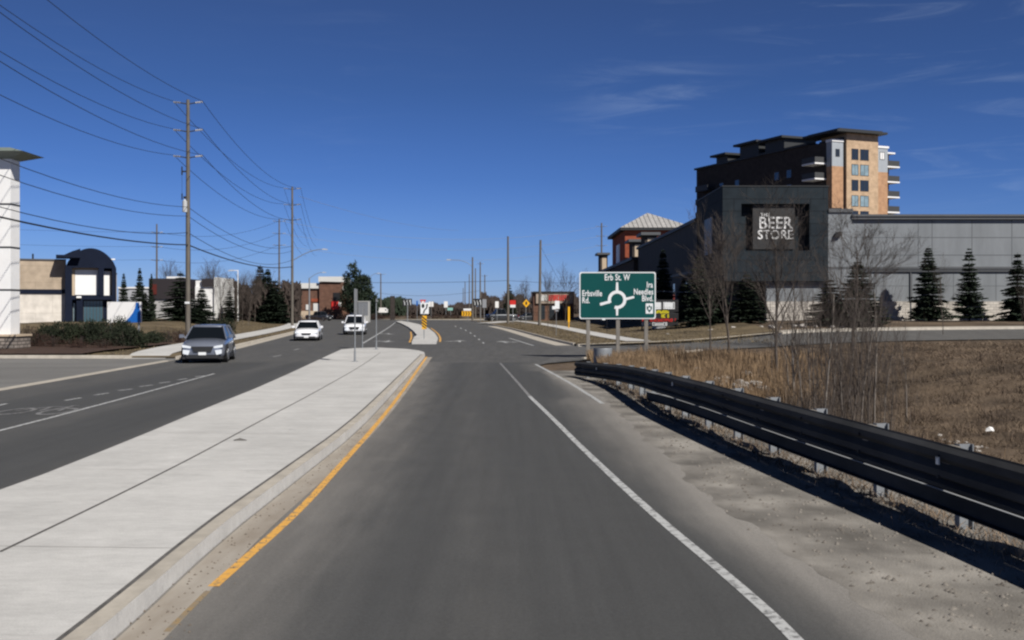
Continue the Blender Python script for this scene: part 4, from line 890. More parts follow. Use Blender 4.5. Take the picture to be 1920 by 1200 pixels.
for py, zl, rr_, d_ in ((388, 9.9, .018, 'highest'), (405, 9.2, .018, 'second'), (436, 8.0, .02, 'third'), (459, 6.9, .042, 'thickest and lowest')):
    wire((p0.x, 16, zl + (.3 if py < 430 else .1)), (p1x, 77, zz(77, py)), 1.5 if py != 459 else .9, rr_, f'{d_} cable reaching the nearest tall pole from the left edge')
    wire((p1x, 77, zz(77, py)), (p2x, 139, zz(139, 500 + (py - 459) * .55)), 1.3 if py != 459 else .7, rr_ * 1.15, f'{d_} cable running from the nearest tall pole to the second')
for k, (a, b, c) in enumerate(((435, 414, 424), (462, 437, 442), (487, 459, 460))):
    wire((p3x - 40, 150, zz(165, a) + 1), (p3x, 165, zz(165, a)), .6, .016, f'{names[k]} thin wire arriving at the pole behind the restaurant', n=8)
    wire((p3x, 165, zz(165, a)), (p4x, 195, zz(195, b)), 1.6, .022, f'{names[k]} wire between the two farther left poles')
    wire((p4x, 195, zz(195, b)), (p5x, 240, zz(240, c)), 3.2, .02, f'{names[k]} pale wire crossing high over the road to the retail block pole', m=M_WIREL, n=24)
wire(at(600, 528, 200), at(952, 526, 200), .3, .035, 'dark wire crossing above the black lane signs'); wire(at(954, 526, 200), at(1100, 530, 200), .2, .03, 'dark wire right of the bare verge pole')
wire(at(560, 368, 139), at(860, 432, 260), 1.0, .02, 'thin pale line falling away from the second tall pole', m=M_WIREL)
wire(at(700, 548, 300), at(900, 545, 300), 1.2, .035, 'faint low wire beyond the far island')
wire((at(1011, 456, 144)), at(1060, 545, 150), .2, .018, 'guy wire down from the bare pole by the shop')

# ------------------------------------------------------------ signs
def post_sign(px, base, Z, label, panels, pr=.035, top=None, m=None, name='road_sign', cat='road sign', zbase=None, group=None):
    """panels: (name, px0, py0, px1, py1, material, kind)"""
    x = (px - 960) / F * Z; gz = zbase if zbase is not None else HG(x, Z); root = empty(name, (x, Z, gz), 0, label, cat, group); s = Z / F
    t = CH + (580 - (top if top is not None else min(p[2] for p in panels))) * s - gz
    mb = MB(); mb.tube((0, .06, -.1), (0, .06, t), pr, pr, 8); mb.build('post', m or M_GALV, root)
    for i, (nm, a, b, c, d, mm, kd) in enumerate(panels):
        x0, x1 = (a - px) * s, (c - px) * s; z1, z0_ = CH + (580 - b) * s - gz, CH + (580 - d) * s - gz; mb = MB(); y = -.012 * i
        if kd == 'diamond': cx, cz = (x0 + x1) / 2, (z0_ + z1) / 2; mb.prism([(x1, cz), (cx, z1), (x0, cz), (cx, z0_)], .02, T((0, y, 0)))
        elif kd == 'tri': mb.prism([(x1, z1), (x0, z1), ((x0 + x1) / 2, z0_)], .02, T((0, y, 0)))
        elif kd == 'disc': cx, cz = (x0 + x1) / 2, (z0_ + z1) / 2; mb.prism([(cx + (x1 - x0) / 2 * math.cos(2 * math.pi * k / 20), cz + (z1 - z0_) / 2 * math.sin(2 * math.pi * k / 20)) for k in range(20)], .02, T((0, y, 0)))
        else: mb.box((x0, y, z0_), (x1, y + .02, z1))
        mb.build(nm, mm, root)
    return root, s, gz
def wavy_arrows(root, s, px, gz, x0, x1, y0, y1, m, n=3):
    mb = MB()
    for k in range(n):
        cx = ((x0 + (x1 - x0) * (k + .5) / n) - px) * s; z1, z0_ = CH + (580 - y0) * s - gz, CH + (580 - y1) * s - gz; hh = z1 - z0_; w_ = (x1 - x0) * s / n
        tl = -1 if k < n - 1 else 1
        P = [(cx + w_ * .05, z0_ + hh * .1), (cx + w_ * .22, z0_ + hh * .1), (cx + w_ * .2, z0_ + hh * .45), (cx + tl * w_ * .05, z0_ + hh * .7), (cx + tl * w_ * .2, z0_ + hh * .7), (cx - .02, z0_ + hh * .92), (cx - w_ * .36, z0_ + hh * .66), (cx - w_ * .14, z0_ + hh * .66), (cx - w_ * .02, z0_ + hh * .42)]
        mb.prism(P, .01, T((0, -.022, 0)))
    mb.build('lane_arrows', m, root)
r_, s_, g_ = post_sign(764, 605, 178, 'black lane arrow sign on the far island', [('panel', 755, 560, 772.5, 574, M_BLACK, 'box')], pr=.09); wavy_arrows(r_, s_, 764, g_, 755.5, 772, 560.5, 573.5, M_SIGNW)
r_, s_, g_ = post_sign(901, 597, 190, 'black lane arrow sign on the right side before the roundabout', [('panel', 887, 560, 904, 574, M_BLACK, 'box')], pr=.06); wavy_arrows(r_, s_, 901, g_, 887.5, 903.5, 560.5, 573.5, M_SIGNW)
# white posts and a back-facing sign beside it
post_sign(908, 592, 188, 'pale sign seen from behind right of the black lane sign', [('panel', 904.5, 561, 912, 577, M_SIGNB, 'box')], pr=.05)
# keep right sign with hazard board below
Z = 78.; r_, s_, g_ = post_sign(795, 641, Z, 'white keep right sign above an orange and black striped hazard board', [('panel', 788.5, 567.5, 804, 588.5, M_SIGNW, 'box'), ('disc', 790.5, 569.5, 796, 577.5, M_BLACK, 'disc')], pr=.03, zbase=.15)
mb = MB(); f = lambda px, py: ((px - 795) * s_, CH + (580 - py) * s_ - g_)
P = [(793, 587), (795.5, 587), (797, 582), (801, 578), (802, 572), (803, 572), (801.5, 569.5), (798.5, 572), (800, 572), (799, 577), (795, 581)]
mb.prism([f(*p) for p in P][::-1], .008, T((0, -.03, 0))); mb.build('arrow', M_BLACK, r_)
x0, z1 = f(791, 592); x1, z0_ = f(800, 617); mb = MB(); mb.box((x0, 0, z0_), (x1, .02, z1)); hb = mb.build('hazard_board', M_YEL, r_)
mb = MB(); w_ = x1 - x0; k = z1
while k > z0_ + .0:
    # stripes falling to the right
    a, b = k, k - .115; q = .28
    P = [(x0, min(a, z1)), (x0, max(b, z0_)), (x1, max(b - q, z0_)), (x1, max(min(a - q, z1), z0_))]
    if a - q > z0_: mb.prism([(x0, a), (x0, b), (x1, b - q), (x1, a - q)] if b - q > z0_ else [(x0, a), (x0, b), (x1, z0_), (x1, a - q)], .006, T((0, -.007, 0)))
    k -= .215
mb.build('stripes', M_BLACK, hb)
# signs around the roundabout
post_sign(782, 597, 225, 'small dark sign post between the island signs', [('panel', 780.5, 564, 783.5, 573, M_BLUE, 'box')], pr=.05)
post_sign(793, 600, 235, 'red bordered yield sign behind the keep right sign', [('panel', 787, 562, 799, 573, M_RED, 'tri'), ('inner_panel', 790, 564.5, 796, 570, M_SIGNW, 'tri')], pr=.05)
post_sign(808, 597, 240, 'pair of white exit signs beyond the far island', [('panel', 803.5, 565.5, 807.8, 575, M_WHITE, 'box'), ('panel', 808.6, 565.5, 812.8, 575, M_WHITE, 'box')], pr=.05)
post_sign(836, 596, 300, 'single white rectangular sign in the gap over the roundabout', [('panel', 832.5, 565, 839.5, 576.5, M_WHITE, 'box')], pr=.06)
post_sign(845, 592, 330, 'small green direction sign on the roundabout far side', [('panel', 839, 577, 849, 582, mat('pale_green', (.25, .5, .45)), 'box')], pr=.06)
r_, s_, g_ = post_sign(877, 599, 228, 'yellow chevron board with a white strip above it', [('white_strip', 869, 578.5, 883.5, 582.5, M_WHITE, 'box'), ('panel', 866, 583.5, 886.5, 592.5, M_YEL, 'box')], pr=.06)
mb = MB()
for k in range(4):
    cx = (868.5 + k * 4.9 - 877) * s_; zc = CH + (580 - 588) * s_ - g_
    mb.prism([(cx - .1, zc + .42), (cx + .12, zc + .42), (cx + .3, zc), (cx + .12, zc - .42), (cx - .1, zc - .42), (cx + .1, zc)][::-1], .01, T((0, -.03, 0)))
mb.build('chevrons', M_BLACK, r_)
r_ = post_sign(932, 597, 196, 'tall white sign above the dark pickup', [('panel', 928.5, 565, 935, 577, M_WHITE, 'box')], pr=.05)
r_, s_, g_ = post_sign(961.5, 603, 172, 'red and white sign beside the left bare pole', [('panel', 956, 563, 967, 571.5, M_RED, 'box'), ('lower_panel', 956.5, 571.5, 966.5, 576.5, M_SIGNW, 'box')], pr=.05)
r_, s_, g_ = post_sign(986, 606, 160, 'orange yellow diamond warning sign on the right verge', [('panel', 980, 561, 993.5, 576.5, M_YEL, 'diamond'), ('symbol', 985, 565, 988.5, 572, M_BLACK, 'disc')], pr=.045)
r_, s_, g_ = post_sign(1043, 637, 88, 'pair of white panels on one thin post on the right verge', [('panel', 1040.5, 564, 1049, 579, M_SIGNW, 'box'), ('lower_panel', 1035.5, 574, 1041.5, 580, M_SIGNW, 'box'), ('tag', 1041, 580.5, 1047, 584, M_SIGNB, 'box')], pr=.022)
post_sign(1066.5, 611, 122, 'yellow marker post on the right verge', [('sleeve', 1065, 575, 1068.5, 604, M_YEL, 'box')], pr=.06, m=M_YEL, name='marker_post', cat='marker post')
post_sign(1138, 616, 100, 'small white sign on a leaning dark stake under the green board', [('panel', 1129, 590, 1135, 600, M_SIGNW, 'box')], pr=.025, m=M_BLACK, name='stake_sign', cat='stake sign')
# median posts seen edge on
def edge_post(px, base, top, psz, pby, Z, label, wpx=5):
    s = Z / F; x = (px - 960) * s; root = empty('road_sign', (x, Z, .15), R(0), label, 'road sign'); f = lambda py: CH + (580 - py) * s - .15
    mb = MB(); mb.tube((0, 0, -.05), (0, 0, f(top)), .028, .028, 8); mb.box((-.12, -.12, -.01), (.12, .12, .02)); mb.tube((0, 0, 0), (0, 0, .45), .045, .04, 8); mb.build('post', M_GALV, root)
    mb = MB(); mb.box((-.3, -.012, f(pby)), (.3, .012, f(psz)), Matrix.Rotation(R(88), 4, 'Z') @ T((0, -.04, 0))); mb.build('panel', M_SIGNB, root)
    return root
Zm = 4300 / 98.
edge_post(665.5, 678, 541, 542, 590, Zm, 'nearest sign on the concrete median, its plate seen edge on', 5)
Zm2 = 4300 / 75.
r_ = edge_post(705.5, 655, 560, 562, 566, Zm2, 'thin bare sign post at the far end of the concrete median')
edge_post(679.5, 641, 568, 570, 600, 4300 / 69., 'thin post between the two white oncoming cars and the median tip').location.z = .0

# mobile message sign at the store
def msg_sign():
    Z = 97.; s = Z / F; ox = (1237 - 960) * s; gz = H(ox, Z); root = empty('message_sign', (ox, Z, gz), R(0), 'black portable message sign with rows of white, yellow and red letters', 'message sign')
    f = lambda px, py: ((px - 1237) * s, CH + (580 - py) * s - gz)
    x0, z1 = f(1203, 562); x1, z0_ = f(1272, 612); mb = MB(); mb.box((x0, 0, z0_), (x1, .25, z1)); b = mb.build('board', M_BLACK, root)
    mb = MB()
    for i in range(4): zc = z0_ + (z1 - z0_) * (i + 1) / 4.2; mb.box((x0, -.02, zc - .02), (x1, 0, zc + .02))
    mb.box((x0, .05, 0), (x0 + .1, .15, z0_)); mb.box((x1 - .1, .05, 0), (x1, .15, z0_)); mb.build('frame', M_DARK, root)
    random.seed(11)
    rows = ((1227, 1268, 566, 580, M_SIGNW), (1229, 1256, 581.5, 588, mat('letter_yellow', (.8, .7, .03))), (1240, 1256, 589, 596, mat('letter_yellow', (0, 0, 0))), (1204, 1270, 597, 603.5, M_RED), (1204, 1250, 604, 611, M_SIGNW))
    for (a, b_, c, d, m) in rows:
        mb = MB(); px = a
        while px < b_ - 2:
            w_ = random.uniform(2.6, 4.2); u0, v1 = f(px, c + .5); u1, v0 = f(px + w_, d - .6)
            t = (u1 - u0) * .3; k = random.randrange(4); mb.box((u0, -.04, v0), (u0 + t, -.005, v1))
            if k != 1: mb.box((u0 + t, -.038, v1 - t), (u1, -.005, v1))
            if k != 2: mb.box((u0 + t, -.038, v0), (u1, -.005, v0 + t))
            if k != 3: mb.box((u1 - t, -.036, v0 + t), (u1, -.005, v1 - t))
            px += w_ + .9 + (3 if random.random() < .12 else 0)
        mb.build('letter_row', m, root)
    mb = MB(); u0, v1 = f(1227, 567); u1, v0 = f(1239, 580); mb.box((u0, -.02, v0), (u1, -.003, v1)); u0, v1 = f(1245, 567); u1, v0 = f(1262, 579); mb.box((u0, -.02, v0), (u1, -.003, v1)); mb.build('white_tile', M_SIGNW, root)
    mb = MB(); u0, v1 = f(1222, 612); u1, v0 = f(1248, 616); mb.box((u0, -.1, v0), (u1, .1, v1)); mb.build('base_board', M_SIGNB, root)
msg_sign()
# grey louvred cabinet
def cabinet():
    Z = 190.; s = Z / F; ox = (682 - 960) * s; root = empty('equipment_cabinet', (ox, Z, 0), 0, 'large grey louvred cabinet with a pale frame in front of the round dark conifer', 'cabinet'); f = lambda px, py: ((px - 682) * s, CH + (580 - py) * s)
    x0, z1 = f(671, 566); x1, _ = f(690, 566); mb = MB(); n = 14; z0_ = CH + (580 - 592) * s
    for i in range(n): w_ = (x1 - x0) / n; mb.box((x0 + i * w_, 0 if i % 2 else .04, z0_), (x0 + (i + 1) * w_, 1.2, z1))
    mb.build('body', mat('cabinet_grey', (.19, .20, .22), rough=.5), root)
    mb = MB(); mb.box((x0 - .1, -.05, z1), (x1 + .28, 1.3, z1 + .15)); mb.box((x1, -.03, 0), (x1 + .25, 1.25, z1)); mb.box((x0 - .05, -.02, 0), (x1, 1.2, z0_)); mb.build('frame', mat('cabinet_frame', (.38, .38, .37)), root)
cabinet()
# white van and trailer-like objects far left
far_box('white_van', 'white delivery van parked behind low shrubs left of the far island', 'van', 255, [('body', M_WHITE, 708, 577, 722, 586, 0, 3), ('cab', M_WHITE, 722, 579, 725, 586, .1, 2.8), ('wheel', M_BLACK, 710, 586, 713, 589, -.05, 2), ('wheel', M_BLACK, 719, 586, 722, 589, -.05, 2), ('side_window', M_GLASS, 722.3, 579.6, 724, 582, -.03, .1)])
mb = MB(); mb.box((-.5, -.15, 0), (.5, .15, 5.2)); mb.box((-.4, -.2, 1.6), (.4, -.15, 5.0)); o = mb.build('board_sign', M_BRN, loc=at(736, 580, 230)); o.location.z = 0; tag(o, 'upright brown board sign left of the black lane sign', 'board sign')

# ------------------------------------------------------------ vehicles
M_SILV = mat('silver_blue_paint', (.18, .20, .25), rough=.3, metal=.35, coat=1)
M_WCAR = mat('white_car_paint', (.78, .79, .82), rough=.28, coat=.8, var=.01)
M_DCAR = mat('dark_car_paint', (.03, .033, .04), rough=.28, coat=1)
M_GCAR = mat('grey_car_paint', (.045, .05, .058), rough=.3, metal=.3, coat=1)
M_TYRE = mat('tyre_rubber', (.018, .018, .018), rough=.85, var=.2, scale=5)
M_RIM = mat('wheel_rim', (.30, .31, .33), rough=.35, metal=.8)
M_LAMP = mat('headlight_glass', (.75, .8, .85), rough=.08, spec=1., coat=1)
M_PLAS = mat('black_plastic', (.025, .026, .028), rough=.55, var=.1, scale=4)
M_TAIL = mat('tail_light', (.5, .01, .01), rough=.2, coat=1)
M_CARGL = mat('car_glass', (.006, .008, .011), rough=.08, spec=.12)
def smooth_obj(o, lv=1):
    o.data.polygons.foreach_set('use_smooth', [True] * len(o.data.polygons))
def car(loc, rz, label, paint, L=4.6, W=1.86, Hh=1.66, kind='suv', cat='car', group='cars on the road'):
    root = empty('passenger_car', (*loc, 0), rz, label, cat, group); hw = W / 2
    if kind == 'suv': hood, belt, roof, gc = .98, 1.06, Hh, .2; g = dict(wb=1.05, rf=1.75, rr=L - .75, bb=L - .12)
    elif kind == 'sedan': hood, belt, roof, gc = .86, .93, Hh, .16; g = dict(wb=1.2, rf=2.0, rr=L - 1.45, bb=L - .55)
    else: hood, belt, roof, gc = 1.15, 1.2, Hh, .28; g = dict(wb=1.35, rf=1.95, rr=3.3, bb=3.55)
    # stations along the length: y, half width, top edge z, crown z, bottom
    if kind == 'pickup': st = [(0, .80, .75, .8, gc + .1), (.12, .92, 1.02, 1.06, gc), (.5, .98, hood - .04, hood + .02, gc), (1.3, 1, belt - .03, belt + .04, gc), (3.5, 1, belt, belt, gc), (3.55, 1, belt - .04, belt - .04, gc), (L - .1, 1, belt - .04, belt - .04, gc), (L, .96, belt - .1, belt - .1, gc + .15)]
    else: st = [(0, .70, hood - .36, hood - .33, gc + .08), (.06, .82, hood - .2, hood - .15, gc + .02), (.22, .93, hood - .10, hood - .03, gc), (.6, .975, hood - .04, hood + .03, gc), (1.15, .99, belt - .05, belt + .02, gc), (2.2, 1, belt, belt, gc), (L - 1.2, 1, belt + .02, belt + .02, gc), (L - .35, .96, belt + .03 if kind == 'suv' else belt + .04, belt + .06, gc + .03), (L - .06, .88, belt - .06, belt - .03, gc + .08), (L, .8, belt - .3, belt - .3, gc + .15)]
    mb = MB(); vs = []; k = 12
    for (y, f, te, cz, zb) in st:
        w_ = hw * f
        half = [(w_ * .90, zb), (w_ * .985, zb + .12), (w_, zb + (te - zb) * .45), (w_ * .985, te - (te - zb) * .18), (w_ * .93, te), (w_ * .5, cz)]
        ring_ = [(-a, z) for a, z in half][::-1] + half
        ring_ = [(a, z) for a, z in half] + [(-a, z) for a, z in half][::-1]
        vs += [(a, y, z) for a, z in ring_]
    n = len(st); fs = [(i * k + j, i * k + (j + 1) % k, (i + 1) * k + (j + 1) % k, (i + 1) * k + j) for i in range(n - 1) for j in range(k)]
    fs += [tuple(range(k))[::-1], tuple((n - 1) * k + j for j in range(k))]
    mb.add(vs, fs, True); b = mb.build('body', paint, root)
    md = b.modifiers.new('bev', 'SUBSURF'); md.levels = 1; md.render_levels = 1
    # glass house
    mb = MB(); bw, tw = hw * .93, hw * .70; zb = belt - .06
    G8 = [(-bw, g['wb'], zb), (bw, g['wb'], zb), (bw, g['bb'], zb + .04), (-bw, g['bb'], zb + .04), (-tw, g['rf'], roof - .06), (tw, g['rf'], roof - .06), (tw, g['rr'], roof - .07), (-tw, g['rr'], roof - .07)]
    mb.add(G8, [(0, 1, 5, 4), (1, 2, 6, 5), (2, 3, 7, 6), (3, 0, 4, 7), (4, 5, 6, 7)]); mb.build('windows', M_CARGL, root)
    mb = MB(); ym = (g['rf'] + g['rr']) / 2; rf = [(y, w_, z) for y, w_, z in ((g['rf'] - .06, tw * .96, roof - .055), (g['rf'] + .25, tw * 1.04, roof - .01), (ym, tw * 1.06, roof), (g['rr'] - .15, tw * 1.04, roof - .015), (g['rr'] + .08, tw * .95, roof - .075))]
    vs = []
    for y, w_, z in rf: vs += [(-w_, y, z - .055), (-w_ * .86, y, z), (0, y, z + .012), (w_ * .86, y, z), (w_, y, z - .055), (w_ * .9, y, z - .07), (-w_ * .9, y, z - .07)]
    m7 = 7; mb.add(vs, [(i * m7 + j, i * m7 + (j + 1) % m7, (i + 1) * m7 + (j + 1) % m7, (i + 1) * m7 + j) for i in range(len(rf) - 1) for j in range(m7)] + [tuple(range(m7))[::-1], tuple((len(rf) - 1) * m7 + j for j in range(m7))], True); mb.build('roof', paint, root)
    mb = MB()
    def pil(p, q, r=.04): mb.tube(p, q, r, r * .9, 6)
    for s_ in (-1, 1):
        pil((s_ * bw, g['wb'] + .02, zb), (s_ * tw, g['rf'], roof - .06), .035); pil((s_ * bw, g['bb'] - .02, zb), (s_ * tw, g['rr'], roof - .07), .07)
        yb = (g['wb'] + g['bb']) / 2 + .1; yt = (g['rf'] + g['rr']) / 2 + .05; pil((s_ * bw * 1.0, yb, zb), (s_ * tw * 1.02, yt, roof - .06), .03)
    mb.build('pillars', paint, root)
    r = .36 if kind != 'sedan' else .33
    if kind == 'pickup': r = .40
    for yy in (.92, L - .95):
        for s_ in (-1, 1):
            mb = MB(); x0 = s_ * (hw - .21); x1 = s_ * (hw + .015)
            mb.tube((x0, yy, r), (x1, yy, r), r, r, 22); mb.tube((x1, yy, r), (x1 + s_ * .012, yy, r), r, r * .93, 22, caps=False)
            wh = mb.build('wheel', M_TYRE, root)
            mb = MB(); mb.tube((x1, yy, r), (x1 + s_ * .02, yy, r), r * .24, r * .2, 12)
            for q in range(5):
                a = 2 * math.pi * q / 5; mb.tube((x1 + s_ * .012, yy, r), (x1 + s_ * .012, yy + math.cos(a) * r * .64, r + math.sin(a) * r * .64), .035, .045, 5)
            for q in range(20):
                a, a2 = 2 * math.pi * q / 20, 2 * math.pi * (q + 1) / 20; mb.tube((x1 + s_ * .01, yy + math.cos(a) * r * .66, r + math.sin(a) * r * .66), (x1 + s_ * .01, yy + math.cos(a2) * r * .66, r + math.sin(a2) * r * .66), .022, .022, 4, caps=False)
            mb.build('rim', M_RIM, wh)
    mb = MB()      # arches and sills
    for yy in (.92, L - .95):
        for s_ in (-1, 1):
            n = 14; P = []
            for q in range(n + 1):
                a = math.pi * q / n; P.append((yy + math.cos(a) * (r + .09), r + math.sin(a) * (r + .09)))
            mb.prism(P, .02, T((s_ * (hw + .0) - .01, 0, 0)), plane='YZ')
    for s_ in (-1, 1): mb.box((s_ * (hw - .01) - .015, 1.35, gc + .0), (s_ * (hw - .01) + .015, L - 1.4, gc + .14))
    mb.box((-hw * .8, .3, gc - .05), (hw * .8, L - .3, gc + .2)); mb.build('sill', M_PLAS, root)
    # front
    mb = MB(); zf = hood - .36
    gy = -.035
    if kind == 'suv': mb.prism([(-.46, zf + .10), (.46, zf + .10), (.36, zf - .14), (-.36, zf - .14)][::-1], .12, T((0, gy, 0)))
    elif kind == 'pickup': mb.box((-.6, gy, .7), (.6, .08, 1.0))
    else: mb.prism([(-.36, zf + .07), (.36, zf + .07), (.28, zf - .06), (-.28, zf - .06)][::-1], .12, T((0, gy + .01, 0)))
    mb.build('grille', M_PLAS, root)
    mb = MB(); mb.box((-hw * .72, -.045, gc + .02), (hw * .72, .15, gc + .17)); mb.box((-hw * .9, .02, gc - .01), (hw * .9, .3, gc + .1)); mb.build('bumper', M_PLAS, root)
    mb = MB(); mb.box((-.16, -.06, zf - .26), (.16, -.045, zf - .14)); mb.build('license_plate', M_SIGNW, root)
    mb = MB(); mb.box((-.16, L, .62), (.16, L + .02, .74)); mb.build('rear_plate', M_SIGNW, root) if kind == 'x' else None
    for s_ in (-1, 1):
        mb = MB(); x0, x1 = s_ * hw * .50, s_ * hw * .90
        mb.prism(sorted([(x0, zf + .10), (x0, zf + .02), (x1, zf + .06), (x1, zf + .18)], key=lambda p: math.atan2(p[1] - zf - .09, p[0] - (x0 + x1) / 2)), .2, T((0, .02, 0))); mb.build('headlight', M_LAMP, root)
        mb = MB(); mb.box((s_ * hw * .80 - .07, L - .13, .80), (s_ * hw * .80 + .07, L + .005, .98)); mb.build('tail_lamp', M_TAIL, root)
        mb = MB(); mb.tube((s_ * (bw), g['wb'] + .28, belt + .02), (s_ * (hw + .07), g['wb'] + .25, belt + .06), .02, .02, 5); mb.box((s_ * (hw + .12) - .09, g['wb'] + .2, belt + .0), (s_ * (hw + .12) + .09, g['wb'] + .32, belt + .15)); mb.build('mirror', paint, root)
        mb = MB(); mb.prism([(-.03, 0), (.03, 0), (.03, .14), (-.03, .14)], .02)
    if kind == 'suv':
        for s_ in (-1, 1):
            mb = MB(); mb.prism(sorted([(s_ * hw * .55, zf - .06), (s_ * hw * .86, zf - .03), (s_ * hw * .86, zf - .2), (s_ * hw * .62, zf - .26)], key=lambda p: math.atan2(p[1] - zf + .13, p[0] - s_ * hw * .72)), .16, T((0, -.03, 0)))
            mb.build('fog_lamp_trim', M_LAMP, root)
    if kind == 'pickup':
        mb = MB(); mb.box((-hw + .1, 3.62, belt - .05), (hw - .1, L - .1, belt - .02)); mb.build('bed_cover', M_PLAS, root)
    return root
car((-13.15, 45.3), R(8.5), 'silver blue crossover coming towards the camera in the left lanes', M_SILV, 4.5, 1.86, 1.62, 'suv')
car((-14.95, 77.5), R(7), 'white sedan following the silver crossover', M_WCAR, 4.7, 1.82, 1.46, 'sedan')
car((-14.2, 96), R(6), 'tall white sport utility vehicle behind the white sedan', M_WCAR, 4.75, 1.95, 1.78, 'suv')
car((-36.5, 214), R(62), 'black pickup truck turning in front of the brick shop', M_DCAR, 5.6, 2.0, 1.9, 'pickup', cat='pickup truck')
car((-31.0, 203), R(212), 'dark sedan with a lit red tail lamp behind the black pickup', M_DCAR, 4.6, 1.85, 1.6, 'sedan')
car((-43.6, 218), R(35), 'small silver car at the left of the brick shop', M_WCAR, 4.2, 1.75, 1.5, 'sedan')
car((-4.9, 199), R(-75), 'dark grey pickup truck crossing at the right of the roundabout', M_GCAR, 5.8, 2.05, 2.0, 'pickup', cat='pickup truck').scale = (1.1, 1.05, 1.2)
car((1.1, 226), R(-70), 'dark car half hidden behind the red and white sign', M_DCAR, 4.6, 1.85, 1.6, 'sedan')
car((-56, 138), R(95), 'white car parked in front of the white box store', M_WCAR, 4.5, 1.8, 1.5, 'sedan').location.z = .85
ordn = ['first', 'second', 'third', 'fourth', 'fifth', 'sixth', 'seventh', 'eighth', 'ninth', 'tenth', 'eleventh', 'twelfth', 'thirteenth', 'fourteenth', 'fifteenth', 'sixteenth', 'seventeenth', 'eighteenth', 'nineteenth', 'twentieth']
# ------------------------------------------------------------ vegetation
def quads_mesh(name, V, F_, m, smooth=False):
    me = bpy.data.meshes.new(name); V = np.asarray(V, dtype=np.float32); F_ = np.asarray(F_, dtype=np.int32); k = F_.shape[1]
    me.vertices.add(len(V)); me.vertices.foreach_set('co', V.ravel()); me.loops.add(F_.size); me.loops.foreach_set('vertex_index', F_.ravel())
    me.polygons.add(len(F_)); me.polygons.foreach_set('loop_start', np.arange(0, F_.size, k, dtype=np.int32)); me.polygons.foreach_set('loop_total', np.full(len(F_), k, dtype=np.int32))
    me.update(calc_edges=True); me.validate(); me.materials.append(m); return me
def link(name, me, parent=None):
    o = bpy.data.objects.new(name, me); C.objects.link(o); o.parent = parent; return o
def spruce_mesh(seed, h=8., rad=1.7, whorls=48, dens=1.7, droop=.25, base=.06):
    rng = np.random.default_rng(seed); V = []; Fa = []
    for w_ in range(whorls):
        t = min(.985, base + (1 - base) * (w_ + rng.uniform(-.9, .9)) / whorls); z = t * h; rr = rad * (1 - t) ** .82 * (1 + .12 * math.sin(w_ * 1.7)) + .06
        nb = int((7 + 6 * (1 - t)) * dens); rr *= rng.uniform(.78, 1.18); a0 = rng.uniform(0, 6.28)
        for b in range(nb):
            if rng.uniform() < .10: continue
            a = a0 + 2 * math.pi * b / nb + rng.uniform(-.3, .3); ln = rr * rng.uniform(.6, 1.22); n = max(3, int(ln / .13))
            ca, sa = math.cos(a), math.sin(a)
            for i in range(1, n + 1):
                f = i / n; r = ln * f; zz_ = z - droop * ln * f + .16 * ln * f * f
                for s_ in (-1, 1, 0):
                    aa = a + s_ * rng.uniform(.6, 1.1); l_ = (.16 + .30 * (1 - f * .4)) * (.6 + .4 * rr / rad) * rng.uniform(.7, 1.35); wd = l_ * .27
                    p = np.array([ca * r, sa * r, zz_ + rng.uniform(-.04, .04)]); d = np.array([math.cos(aa), math.sin(aa), rng.uniform(-.45, .25)]); q = np.cross(d, [0, 0, 1.]); q = q / (np.linalg.norm(q) + 1e-6)
                    q = q + np.array([0, 0, rng.uniform(-.8, .8)]); q = q / np.linalg.norm(q) * wd
                    k = len(V); V += [p - q, p + q, p + d * l_ * .6 + q * .8, p + d * l_]; Fa.append((k, k + 1, k + 2, k + 3))
    for i in range(16):
        z = h * (1 - .04 * i / 16); a = rng.uniform(0, 6.28); k = len(V); p = np.array([0, 0, z]); d = np.array([math.cos(a) * .1, math.sin(a) * .1, .16]); V += [p, p + [.02, 0, 0], p + d * 1.1, p + d]; Fa.append((k, k + 1, k + 2, k + 3))
    return quads_mesh('crown', V, Fa, M_SPR)
def trunk_mesh(h, r, m, n=8):
    mb = MB(); mb.tube((0, 0, -.4), (0, 0, h * .5), r, r * .6, n, caps=False); mb.tube((0, 0, h * .5), (0, 0, h), r * .6, r * .08, n, caps=False)
    o = mb.build('trunk', m); me = o.data; bpy.data.objects.remove(o); return me
SP = [spruce_mesh(1), spruce_mesh(2, rad=1.9, whorls=46), spruce_mesh(3, rad=2.2, whorls=38, droop=.35), spruce_mesh(14, rad=1.9, whorls=42, dens=1.3, droop=.15), spruce_mesh(25, rad=1.8, whorls=40, dens=2.0, droop=.42)]
SPT = trunk_mesh(7.8, .14, M_BARK)
def spruce(px, base, top, hwpx, Z, label, v=0, group='spruce trees', x=None, gz=None):
    X = (px - 960) / F * Z if x is None else x; gz = HG(X, Z) if gz is None else gz; h = CH + (580 - top) / F * Z - gz; rw = hwpx / F * Z
    root = empty('spruce_tree', (X, Z, gz), random.uniform(0, 6), label, 'spruce tree', group)
    c = link('crown', SP[v], root); t = link('trunk', SPT, root); rad = (1.7, 1.9, 2.2, 1.9, 1.8)[v]
    for o in (c, t): o.scale = (rw / rad * .88, rw / rad * .88, h / 8.)
    return root
random.seed(21)
spruce(1741, 606, 463, 36, 96.8, 'spruce in front of the grey wall, leftmost of the three at the right', 0)
spruce(1817, 604, 465, 33, 96.8, 'narrow spruce in front of the grey wall, middle one of the three at the right', 3)
spruce(1908, 604, 474, 36, 96.8, 'spruce cut by the right edge of the picture', 4)
spruce(1608, 612, 490, 56, 86, 'spruce between the white stone base and the thicket of bare saplings', 1)
spruce(1556, 612, 522, 52, 88, 'low broad spruce left of the sapling thicket', 2)
